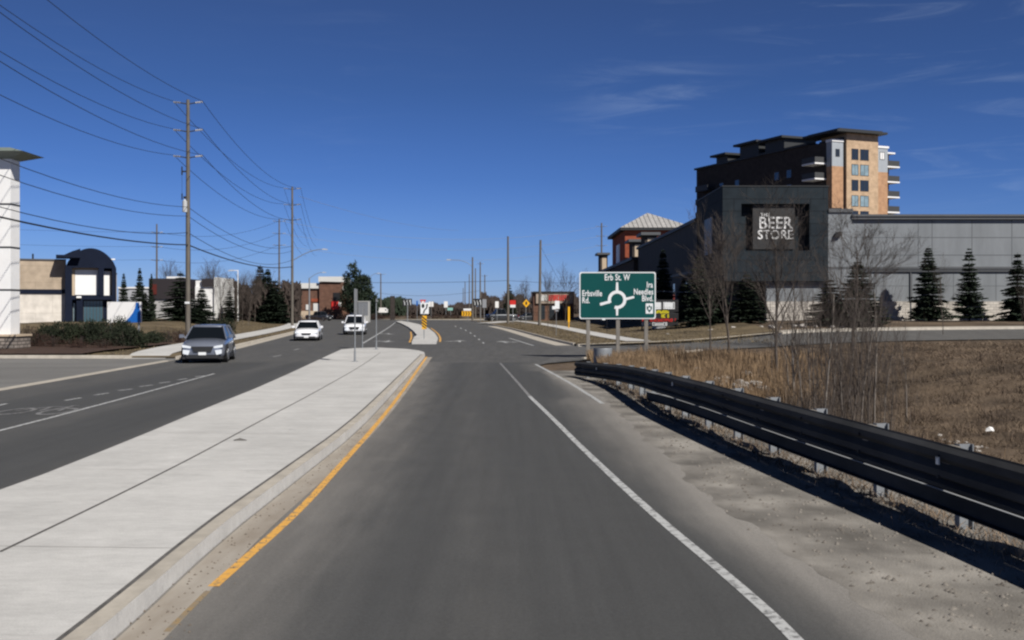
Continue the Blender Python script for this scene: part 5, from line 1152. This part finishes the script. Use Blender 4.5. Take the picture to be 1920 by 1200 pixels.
spruce(1310, 612, 478, 42, 92, 'dark spruce shading the road side corner of the panelled block', 2)
spruce(1400, 612, 512, 46, 92, 'broad dark spruce under the store sign', 2)
spruce(1345, 612, 520, 36, 95, 'shaded spruce squeezed between two larger ones before the panelled block', 1)
spruce(1243, 612, 468, 30, 118, 'tall spruce against the dark side wall of the store', 1)
spruce(1283, 612, 520, 26, 112, 'smaller spruce by the portable message sign', 0)
spruce(338, 612, 510, 44, 118, 'largest spruce on the left, behind the nearest tall pole', 2)
spruce(378, 612, 540, 30, 114, 'low spruce in front of the white box store', 1)
spruce(262, 612, 502, 16, 135, 'slim spruce right of the arched shop', 1)
spruce(232, 612, 512, 13, 140, 'short spruce nearest the arched shop', 0)
spruce(284, 600, 512, 9, 150, 'thin spruce in front of the restaurant wall', 0)
spruce(250, 612, 545, 18, 110, 'small dark spruce behind the panel sign', 2)
spruce(272, 612, 548, 18, 112, 'small spruce right of the panel sign', 1)
spruce(488, 605, 498, 30, 165, 'tall spruce left of the second tall pole', 0)
spruce(502, 605, 504, 28, 160, 'spruce leaning against the tall one by the second pole', 1)
spruce(516, 605, 524, 32, 158, 'broad low spruce at the foot of the second pole', 2)
spruce(534, 605, 532, 26, 160, 'low spruce partly behind the second pole', 2)
spruce(430, 605, 545, 22, 140, 'shaded spruce among the bare trees', 2)
spruce(955, 600, 532, 17, 240, 'lone spruce behind the left bare pole', 2)
spruce(1110, 600, 522, 22, 190, 'spruce hidden by the left end of the green sign', 2)

def leafblob(seed, lobes, n, size, m, asp=.6, name='foliage'):
    rng = np.random.default_rng(seed); V = []; Fa = []
    L_ = [(np.array(c), np.array(r)) for c, r in lobes]
    wts = np.array([np.prod(r) ** .66 for _, r in L_]); wts /= wts.sum()
    for _ in range(n):
        c, r = L_[rng.choice(len(L_), p=wts)]; d = rng.normal(size=3); d /= np.linalg.norm(d); p = c + d * r * rng.uniform(.45, 1.06) ** .5
        p += rng.normal(size=3) * .05 * r
        if p[2] < 0: p[2] = abs(p[2]) * .3
        u = rng.normal(size=3) + d * .8; u /= np.linalg.norm(u); v = np.cross(u, rng.normal(size=3)); v /= np.linalg.norm(v); s_ = size * rng.uniform(.6, 1.4)
        k = len(V); V += [p - v * s_ * asp * .5, p + u * s_ * .5 - v * s_ * .1 * asp, p + u * s_, p + v * s_ * asp * .5 + u * s_ * .3]; Fa.append((k, k + 1, k + 2, k + 3))
    return quads_mesh(name, V, Fa, m)
def lobes(seed, w_, h, n=9, d=None):
    rng = random.Random(seed); d = d or w_; o = []
    for _ in range(n):
        x = rng.uniform(-.62, .62) * w_; y = rng.uniform(-.6, .6) * d; r = rng.uniform(.3, .5) * w_; hh = h * rng.uniform(.3, .5) * (1 - .3 * abs(x) / w_)
        o.append(((x, y, hh * .9), (r, r * d / w_, hh)))
    return o
def stems(n, r, h, m, seed):
    rng = random.Random(seed); mb = MB()
    for _ in range(n):
        a = rng.uniform(0, 6.28); q = rng.uniform(0, r); mb.tube((q * .2 * math.cos(a), q * .2 * math.sin(a), -.1), (q * math.cos(a), q * math.sin(a), h * rng.uniform(.5, .9)), .02, .008, 4, caps=False)
    o = mb.build('stem', m); me = o.data; bpy.data.objects.remove(o); return me
SH = [(leafblob(31 + i, lobes(41 + i, 1.0, 1.0, 12), 2600, .11, M_CEDAR), stems(14, .7, .8, M_BARK, i)) for i in range(3)]
SR = [(leafblob(61 + i, lobes(71 + i, 1.0, 1.0, 9), 1500, .08, M_RUST, .35), stems(30, .9, 1.0, M_TWIGD, 9 + i)) for i in range(2)]
SHR = [0]
def shrub(px, Z, w_, h, label, kind='cedar', group=None, v=None, gz=None):
    X = (px - 960) / F * Z; gz = max(HG(X, Z), .12 if X < -16 else -9) if gz is None else gz
    cedar = kind == 'cedar'; A_ = SH if cedar else SR; v = SHR[0] % len(A_) if v is None else v; SHR[0] += 1
    root = empty('evergreen_shrub' if cedar else 'bare_shrub', (X, Z, gz - .03), random.uniform(0, 6), label, 'shrub', group)
    c = link('foliage', A_[v][0], root); t = link('stem', A_[v][1], root)
    for o in (c, t): o.scale = (w_ * 1.1, w_ * 1.1, h * (1.3 if px < 190 else 1.12))
    return root
g1 = 'evergreen shrubs in the planting bed'
for i, (px, Z, w_, h, l) in enumerate([(92, 62, 1.0, 1.25, 'left end shrub of the hedge below the cream wall'), (118, 61, 1.1, 1.5, 'shrub left of the entrance in the hedge'), (150, 61.5, 1.15, 1.45, 'rounded shrub below the white panels'), (180, 61, 1.1, 1.5, 'shrub centred before the glass entrance'), (207, 60, 1.15, 1.45, 'shrub below the left end of the panel sign'), (222, 61.5, 1.0, 1.95, 'tallest pointed shrub in front of the panel sign'), (240, 59, 1.0, 1.3, 'right end shrub of the dense hedge'), (272, 64, .9, 1.0, 'small evergreen shrub right of the dense hedge'), (293, 66, .9, .95, 'evergreen shrub beside the rust brown hedge')]):
    shrub(px, Z, w_, h, l, group=g1)
g2 = 'rust brown shrubs on the left'
for px, Z, w_, h, l in [(50, 58, .9, 1.25, 'dark bare shrub next to the stone base of the pylon'), (70, 57.5, .8, 1.0, 'low bare shrub right of the stone base'), (98, 56.5, .8, .75, 'low russet shrub in front of the hedge, left one'), (150, 56, .9, .75, 'low russet shrub in front of the hedge, middle one'), (195, 56.5, .8, .7, 'low russet shrub in front of the hedge, right one'), (318, 68, .9, 1.05, 'rust brown shrub left of the silver crossover roof'), (336, 69, .8, 1.0, 'rust brown shrub just left of the nearest tall pole'), (372, 74, .9, .8, 'rust brown shrub right of the nearest tall pole')]:
    shrub(px, Z, w_, h, l, 'rust', g2)
shrub(425, 98, 1.5, 1.5, 'yellow green shrub right of the silver crossover', 'cedar', None)
shrub(405, 100, 1.2, 1.1, 'low evergreen shrub behind the silver crossover', 'cedar', None)
g3 = 'shrubs on the roundabout'
for i, (px, Z, w_, h) in enumerate([(715, 240, 2.2, 1.2), (735, 246, 2.0, 1.3), (775, 244, 2.2, 1.2), (812, 242, 2.4, 1.4), (838, 248, 2.4, 1.5), (858, 244, 2.2, 1.3), (700, 232, 2.4, 1.5), (668, 228, 2.2, 1.6), (650, 230, 2.4, 1.5), (590, 205, 1.8, 1.2), (560, 200, 2, 1.3)]):
    shrub(px, Z, w_, h, 'low brown shrub ' + ['below the white van', 'under the brown board sign', 'right of the black island sign', 'below the pair of white exit signs', 'below the single white sign', 'left of the yellow chevron board', 'right of the grey cabinet', 'between the cars and the grey cabinet', 'behind the tall white vehicle', 'before the brick shop beside the lamp', 'left of the lamp by the brick shop'][i], 'rust', g3)
# round dark conifer
def bigtree():
    Z = 240.; X = (668 - 960) / F * Z; root = empty('dark_conifer', (X, Z, 0), 0, 'broad dark conifer with a ragged pointed top behind the grey cabinet', 'conifer'); s = Z / F
    L_ = []
    for (px, py, rx, rz_) in ((655, 560, 16, 26), (672, 560, 24, 30), (690, 566, 18, 22), (660, 535, 15, 20), (678, 540, 18, 22), (697, 578, 12, 18), (664, 505, 5, 8), (657, 500, 4, 3), (668, 512, 8, 8), (665, 496, 2.2, 6), (683, 524, 10, 8), (650, 520, 6, 10)):
        L_.append((((px - 668) * s, random.uniform(-1, 1), CH + (580 - py) * s), (rx * s, rx * s * .9, rz_ * s)))
    link('crown', leafblob(5, L_, 9000, .62, M_SPR, .5, 'crown'), root); link('trunk', trunk_mesh(9, .3, M_BARK), root)
bigtree()

# bare trees
def bare_mesh(seed, h=8., spread=.5, lv=4, up=.35, r0=.10, split=.25, nb=(7, 4, 4, 3), twig=.006, mt=None):
    rng = random.Random(seed); mt_ = MB(); mc = MB()
    def grow(p, d, ln, r, level):
        n = 5 if level == 0 else (4 if level < 3 else 3); mb = mt_ if level == 0 else mc; pts = [p]; q = p.copy(); dd = d.copy()
        for i in range(n):
            dd = (dd + Vector((rng.gauss(0, 1), rng.gauss(0, 1), rng.gauss(0, .6))) * (.045 if level == 0 else .13) + Vector((0, 0, up * .22 * (level > 0)))).normalized(); q = q + dd * ln / n; pts.append(q.copy())
        rs = [r * (1 - .72 * i / n) + twig * .3 for i in range(n + 1)]; mb.path(pts, rs, 6 if level == 0 else (4 if level < 2 else 3))
        if level >= lv: return
        k = nb[min(level, len(nb) - 1)]
        for j in range(k):
            f = (split + (1 - split) * (j + rng.uniform(.1, .9)) / k) if level == 0 else rng.uniform(.25, .98)
            i = min(n - 1, int(f * n)); pp = pts[i].lerp(pts[i + 1], f * n - i); base = (pts[i + 1] - pts[i]).normalized()
            a = rng.uniform(0, 6.28) if level else 2.4 * j + rng.uniform(-.4, .4); side = base.orthogonal().normalized(); side.rotate(Matrix.Rotation(a, 3, base))
            sp_ = spread * rng.uniform(.7, 1.25); nd = (base * math.cos(sp_) + side * math.sin(sp_)).normalized()
            grow(pp, nd, ln * (rng.uniform(.42, .62) if level == 0 else rng.uniform(.45, .7)) * (1.15 - .55 * f if level == 0 else 1), max(twig, rs[i] * rng.uniform(.42, .6)), level + 1)
    grow(Vector((0, 0, -.2)), Vector((0, 0, 1)), h, r0, 0)
    def tomesh(mb, nm, m): o = mb.build(nm, m); me = o.data; bpy.data.objects.remove(o); return me
    return tomesh(mt_, 'trunk', mt or M_BARK), tomesh(mc, 'crown', M_TWIG)
BT = [bare_mesh(101, 8, .52, 4, .40, .10, .26, (13, 5, 4, 4), .006), bare_mesh(102, 8, .42, 4, .55, .09, .28, (14, 5, 4, 4), .006), bare_mesh(103, 8, .58, 4, .35, .09, .24, (14, 5, 4, 4), .006),
      bare_mesh(104, 6, .4, 3, .6, .055, .2, (12, 4, 2), .004, M_BARKL), bare_mesh(105, 6, .5, 3, .5, .05, .25, (12, 4, 2), .004, M_BARK), bare_mesh(106, 6, .35, 3, .8, .05, .15, (12, 4, 2), .004, M_BARKL)]
BH = [max(v.co.z for v in b_.vertices) for a_, b_ in BT]
def bare(px, Z, top, v, label, group='bare trees', wide=1.0, rz=None, lean=0, thick=1.0, gz=None, x=None):
    X = (px - 960) / F * Z if x is None else x; gz = HG(X, Z) if gz is None else gz; h = CH + (580 - top) / F * Z - gz; s = h / BH[v]
    root = empty('bare_tree' if v < 3 else 'bare_sapling', (X, Z, gz), 0, label, 'bare tree' if v < 3 else 'sapling', group)
    root.rotation_euler = (0, lean, random.uniform(0, 6) if rz is None else rz)
    for nm, me in (('trunk', BT[v][0]), ('crown', BT[v][1])): o = link(nm, me, root); o.scale = (s * wide, s * wide, s)
    return root
random.seed(33)
gt = 'bare trees on the grass right of the sign'
bare(1367, 50, 372, 1, 'slender bare tree right of the green sign, first from the left', gt, 1.15)
bare(1457, 44, 325, 2, 'tall bare tree with a straight trunk in front of the store sign', gt, 1.15)
bare(1487, 34, 455, 3, 'pale barked young tree right of the straight trunked one', gt, 1.2)
bare(1598, 62, 360, 0, 'wide bare tree reaching over the grey wall', gt, 1.35)
bare(1332, 62, 425, 0, 'bare tree with spreading limbs before the dark side wall', gt, 1.05)
bare(1768, 76, 470, 4, 'thin dark sapling between two spruces at the right', gt, .8)
bare(1924, 62, 500, 4, 'thin sapling at the right picture edge', gt, .8)
th = 'bare saplings in the thicket behind the guardrail'
TH = [(1448, 40, 560, 4), (1505, 31, 510, 5), (1528, 26.5, 470, 4), (1545, 29, 430, 3), (1562, 34, 500, 5), (1580, 25, 520, 3), (1597, 22.5, 505, 4), (1612, 25.5, 450, 5), (1626, 22.5, 540, 4), (1640, 28, 420, 3), (1655, 26, 560, 5), (1520, 36, 480, 3), (1590, 32, 470, 5), (1672, 24, 600, 4), (1612, 38, 480, 4), (1480, 36, 540, 5), (1700, 30, 540, 5), (1540, 38, 520, 4)]
for i, (px, Z, top, v) in enumerate(sorted(TH)): bare(px, Z, top, v, ordn[i] + ' sapling from the left in the thicket behind the guardrail', th, random.uniform(.7, 1.15), lean=random.uniform(-.06, .06))
gv = 'young trees on the right verge'
bare(1027, 118, 500, 1, 'young tree right of the bare pole by the shop', gv, .7); bare(1037, 82, 585, 4, 'short thin sapling left of the pair of white panels', gv, .6); bare(976, 130, 560, 4, 'small sapling left of the diamond sign', gv, .7)
bare(1000, 150, 560, 5, 'small sapling right of the diamond sign', gv, .8); bare(1060, 170, 486, 0, 'larger bare tree behind the shop fascia', gv, .8); bare(1098, 200, 500, 2, 'bare tree above the left corner of the green sign', gv, .8)
bare(985, 230, 515, 2, 'bare tree behind the diamond warning sign', gv, .9); bare(975, 260, 530, 0, 'bare tree behind the lone spruce', gv, 1.)
gl = 'bare trees left of the second tall pole'
for i, (px, Z, top, v) in enumerate(sorted([(395, 150, 478, 1), (412, 130, 492, 0), (425, 145, 500, 2), (440, 150, 520, 0), (455, 138, 515, 2), (468, 150, 500, 0), (478, 155, 497, 1), (452, 160, 505, 1), (402, 160, 505, 2), (388, 155, 500, 1), (508, 175, 500, 0), (420, 120, 540, 4), (443, 122, 545, 4), (465, 128, 540, 5)])):
    bare(px, Z, top, v, ordn[i] + ' from the left of the bare trees before the second pole', gl, random.uniform(.8, 1.1))
bare(313, 170, 480, 1, 'faint bare tree above the restaurant roof', gl, .8); bare(330, 175, 486, 2, 'faint bare tree behind the largest left spruce', gl, .8)
# far brushy woods on the horizon
def woods(name, x0, x1, Z, top0, top1, n, seed, label, m=None, size=1.2):
    rng = np.random.default_rng(seed); V = []; Fa = []
    for _ in range(n):
        t = rng.uniform(); px = x0 + (x1 - x0) * t; Zz = Z * rng.uniform(.92, 1.08); X = (px - 960) / F * Zz
        env = top0 + (top1 - top0) * (.5 + .5 * math.sin(px * .19 + seed) * math.sin(px * .067 + 1)) ; zt = CH + (580 - env) / F * Zz
        z = zt * rng.uniform(0, 1) ** .8; hh = size * rng.uniform(.6, 1.6) * (Zz / 300.); w_ = hh * .16; dx = rng.normal() * .35
        k = len(V); V += [[X - w_, Zz, z], [X + w_, Zz + .3, z], [X + dx * hh + w_ * .3, Zz, z + hh], [X + dx * hh - w_ * .3, Zz, z + hh]]; Fa.append((k, k + 1, k + 2, k + 3))
    o = link(name, quads_mesh(name, V, Fa, m or M_TWIGD)); return tag(o, label, 'far brush', None, 'stuff')
woods('far_brush', 690, 930, 420, 588, 576, 9000, 1, 'far brown scrub along the horizon beyond the roundabout')
woods('far_brush', 905, 1100, 330, 580, 556, 9000, 2, 'tangle of bare brush behind the pickup and the shop', size=1.3)
woods('far_brush', 385, 560, 172, 566, 532, 12000, 3, 'dark tangled undergrowth among the bare trees on the left', size=1.5)
woods('far_brush', 700, 760, 380, 572, 566, 2500, 4, 'dark distant treetops left of the black island sign', m=M_SPR)

# dry grass and field litter
def grass():
    rng = np.random.default_rng(9); V = []; Fa = []
    def blade(x, y, z, h, w_, ln):
        a = rng.uniform(0, 6.28); dx, dy = math.cos(a) * w_, math.sin(a) * w_; b = rng.uniform(0, 6.28); lx, ly = math.cos(b) * ln * h, math.sin(b) * ln * h; k = len(V)
        V.extend([[x - dx, y - dy, z], [x + dx, y + dy, z], [x + dx * .8 + lx * .35, y + dy * .8 + ly * .35, z + h * .62], [x - dx * .8 + lx * .35, y - dy * .8 + ly * .35, z + h * .62], [x + lx + dx * .2, y + ly + dy * .2, z + h], [x + lx - dx * .2, y + ly - dy * .2, z + h]]); Fa.append((k, k + 1, k + 2, k + 3)); Fa.append((k + 3, k + 2, k + 4, k + 5))
    return rng, V, Fa, blade
M_STRAW = mat('dry_straw', (.30, .21, .125), col2=(.15, .10, .06), scale=1.1)
M_MATTED = mat('matted_grass', (.205, .155, .108), col2=(.088, .062, .043), scale=.45, detail=12, patch=.3)
rng, V, Fa, blade = grass(); i = 0
while i < 130000:       # matted field
    y = 6 + 62 * rng.uniform() ** 1.5; r = interp(RAILX, y) if y < 36.5 else 3.6; x = r + .9 + (y * .53 - r + 3) * rng.uniform()
    if y > 42 and y > 44.7 + (x - 1) * 1.2 - 1.5 and x < 20: continue
    if y > interp([(a, b) for a, b in NE], x) - 1.2: continue
    i += 1; far = y / 30
    blade(x, y, HG(x, y) - .01, rng.uniform(.03, .11) * (1 + .3 * far) * (1 + 1.4 * (rng.uniform() < .04)), .003 + .0045 * far, rng.uniform(.3, 2.2))
tag(link('matted_grass', quads_mesh('matted_grass', V, Fa, M_MATTED)), 'flattened brown winter grass behind the guardrail', 'grass', None, 'stuff')
rng, V, Fa, blade = grass(); i = 0
while i < 26000:       # tall straw below the sign
    y = rng.uniform(33, 52); x = 3.4 + (y * .30 - 3.4) * rng.uniform() ** 1.7
    if y > interp(NE, x) - 1.3: continue
    den = .5 + .5 * math.sin(x * 1.9 + y * .6) * math.sin(y * 1.1)
    if rng.uniform() > .25 + den: continue
    i += 1; blade(x, y, HG(x, y) - .02, rng.uniform(.35, .85) * (.6 + .4 * den) * (1 - .35 * ss(8, 14, x)), .010, rng.uniform(.05, .35))
i = 0
while i < 9000:        # straw fringe behind the rail and round the thicket
    y = rng.uniform(12, 36); x = interp(RAILX, y) + .7 + rng.exponential(.8)
    i += 1; blade(x, y, HG(x, y) - .02, rng.uniform(.12, .38), .007, rng.uniform(.1, .7))
tag(link('tall_straw', quads_mesh('tall_straw', V, Fa, M_STRAW)), 'tall tan dead grass under the green sign and along the rail', 'grass', None, 'stuff')
rng, V, Fa, blade = grass()
for _ in range(16000):
    if rng.uniform() < .6: y = rng.uniform(66, 150); x0 = interp(CR, y) + .4; x = rng.uniform(x0, 17); z = H(x, y) + .13
    else: y = rng.uniform(51, 150); x = interp(CL, y) - rng.uniform(.3, 12); z = max(H(x, y), .08) + .05
    if (abs(x - interp([(72, 8.5), (80, 7.9), (100, 7), (140, 5.6), (180, 3)], y)) < 1.1 and x > -5) or (x < -5 and abs(x - interp([(49.5, -16.9), (56, -18.2), (61, -18.9), (102, -23.4), (144, -29.3)], y)) < 1.2): continue
    blade(x, y, z - .01, rng.uniform(.04, .13), .02, rng.uniform(.4, 1.5))
tag(link('verge_grass', quads_mesh('verge_grass', V, Fa, mat('verge_straw', (.2, .15, .09), col2=(.1, .085, .045), scale=.7))), 'short dead grass on the verges', 'grass', None, 'stuff')
rng, V, Fa, blade = grass()
for _ in range(5000):      # tangle of thin stems in the thicket
    px = rng.normal(1560, 80); y = rng.uniform(20, 46); x = (px - 960) / F * y
    if x < interp(RAILX, min(y, 36.5)) + .9: continue
    h = (rng.uniform(.1, .5) + 1.5 * rng.uniform() ** 3) * math.exp(-((px - 1560) / 170) ** 2); blade(x, y, HG(x, y) - .03, h, rng.uniform(.003, .007), rng.uniform(0, .6))
tag(link('undergrowth', quads_mesh('undergrowth', V, Fa, M_TWIG)), 'tangle of thin brown stems round the bare saplings', 'undergrowth', None, 'stuff')
rng, V, Fa, blade = grass()
for _ in range(170):      # clumps of darker weeds and low brush over the field
    y = 9 + 50 * rng.uniform() ** 1.3; r = interp(RAILX, y) if y < 36.5 else 4; x = r + 1 + (y * .55 - r) * rng.uniform()
    if y > interp(NE, x) - 1.5: continue
    s_ = rng.uniform(.2, .75); hh = rng.uniform(.15, .55)
    for _ in range(int(60 * s_ + 20)):
        a, q = rng.uniform(0, 6.28), s_ * rng.uniform() ** .7; bx_, by_ = x + q * math.cos(a), y + q * math.sin(a); blade(bx_, by_, HG(bx_, by_) - .02, hh * rng.uniform(.4, 1), .003 + .003 * y / 30, rng.uniform(.1, 1.3))
tag(link('weed_clumps', quads_mesh('weed_clumps', V, Fa, mat('dead_weeds', (.13, .095, .07), col2=(.05, .037, .03), scale=.5))), 'darker dead weed clumps scattered over the field', 'weeds', None, 'stuff')
# pale rocks
M_ROCK = mat('pale_rock', (.52, .49, .45), col2=(.3, .28, .26), scale=3, bump=.5)
def rockmesh(seed):
    rng = random.Random(seed); import bmesh
    bm = bmesh.new(); bmesh.ops.create_icosphere(bm, subdivisions=2, radius=1)
    for v in bm.verts: v.co *= rng.uniform(.72, 1.15); v.co.z *= .7
    me = bpy.data.meshes.new('rock'); bm.to_mesh(me); bm.free(); me.materials.append(M_ROCK); return me
def GH(px, py):
    z = 0.
    for _ in range(12): p = G(px, py, z); z = .5 * z + .5 * HG(*p)
    return p
RK = [rockmesh(i) for i in range(5)]; rng_ = random.Random(12)
def rock(x, y, s_, label, group):
    o = link('rock', RK[rng_.randrange(5)]); o.location = (x, y, HG(x, y) + s_ * .4); o.scale = (s_ * rng_.uniform(.8, 1.5), s_ * rng_.uniform(.7, 1.2), s_ * rng_.uniform(.7, 1.1)); o.rotation_euler = (0, 0, rng_.uniform(0, 6)); tag(o, label, 'rock', group)
for k in range(34):
    px = rng_.gauss(1375, 42); py = 722 + (px - 1375) * .12 + rng_.gauss(0, 7); p = GH(px, py)
    rock(p[0], p[1], rng_.uniform(.10, .24), 'pale stone in the rubble heap behind the middle of the guardrail', 'pale stones in the rubble heap')
for k in range(14):
    px = rng_.gauss(1815, 30); py = 848 + (px - 1815) * .3 + rng_.gauss(0, 3); p = GH(px, py - 12); rock(p[0], p[1], rng_.uniform(.03, .07), 'pale stone behind the near end of the guardrail', 'stones behind the near guardrail')
for k in range(16):
    px = 1250 + k * 22 + rng_.uniform(-6, 6); x, y = (px - 960) / F * 84, 84.5 + rng_.uniform(-.5, .8)
    rock(x, y, rng_.uniform(.12, .3), 'light stone, ' + ordn[k] + ' from the left in the border row along the side road', 'stones bordering the side road')
# loose gravel and bits on the shoulder and in the gutter
def pebbles(name, n, pos, m, label, s0, s1):
    rng = np.random.default_rng(len(name)); V = []; Fa = []
    for _ in range(n):
        x, y, z = pos(rng); s_ = rng.uniform(s0, s1); a = rng.uniform(0, 3.14); k = len(V); ca, sa = math.cos(a) * s_, math.sin(a) * s_
        V += [[x + ca, y + sa, z], [x - sa * .8, y + ca * .8, z], [x - ca, y - sa, z], [x + sa * .9, y - ca * .9, z], [x + ca * .1, y, z + s_ * rng.uniform(.5, 1.1)]]
        Fa += [(k, k + 1, k + 4), (k + 1, k + 2, k + 4), (k + 2, k + 3, k + 4), (k + 3, k, k + 4)]
    tag(link(name, quads_mesh(name, V, Fa, m)), label, None, None, 'stuff')
def sh(rng):
    y = 5 + 31 * rng.uniform() ** 1.6; r = interp(RAILX, y); p = interp(PE, y); x = p + (r + .8 - p) * rng.beta(1.3, 1.0) + rng.normal() * .12; return x, y, (.002 if x < r + .5 else HG(x, y) + .05)
pebbles('loose_gravel', 4200, sh, mat('loose_stone', (.26, .24, .215), col2=(.09, .08, .07), scale=2.2), 'loose stones scattered over the gravel shoulder', .008, .032)
def gt_(rng):
    y = 7 + 40 * rng.uniform() ** 1.4; return px_of(MRJ, y) + rng.uniform(.2, .75) ** 1.3, y, .003
pebbles('gutter_grit', 700, gt_, mat('grit', (.2, .17, .14), col2=(.09, .075, .06), scale=4), 'grit lying in the gutter beside the median', .005, .018)
rng, V, Fa, blade = grass()
for _ in range(5200):
    y = 6 + 28 * rng.uniform() ** 1.4; x = interp(RAILX, y) + rng.normal() * .22 - .05
    blade(x, y, .003, rng.uniform(.03, .13), .004 + .002 * y / 20, rng.uniform(.3, 2.2))
tag(link('rail_weeds', quads_mesh('rail_weeds', V, Fa, M_MATTED)), 'dead weeds and leaves under the guardrail', 'weeds', None, 'stuff')
# litter and debris
mb = MB(); vs = [(-.14, 0, 0), (.15, -.02, 0), (.12, .05, .12), (0, .02, .16), (-.1, .06, .09), (.03, -.09, .03), (0, .11, .02)]; mb.add(vs, [(0, 5, 3), (5, 1, 2), (5, 2, 3), (0, 3, 4), (2, 6, 3), (4, 3, 6), (1, 6, 2), (0, 4, 6)])
o = mb.build('plastic_bag', M_WHITE); p = GH(1856, 812); o.scale = (.75, .75, .75); o.location = (p[0], p[1], HG(*p) + .04); tag(o, 'crumpled white plastic bag on the brown grass at the right', 'litter')
mb = MB()
rng_ = random.Random(4); n = 12
mb.add([(math.cos(i * .5236) * rng_.uniform(.09, .17), math.sin(i * .5236) * rng_.uniform(.05, .1), 0) for i in range(n)] + [(0, 0, .035)], [(i, (i + 1) % n, n) for i in range(n)])
o = mb.build('debris', M_JOINT); p = G(450, 825.5, .15); o.location = (p[0], p[1], .153); tag(o, 'dark clump of debris lying on the concrete median', 'debris')
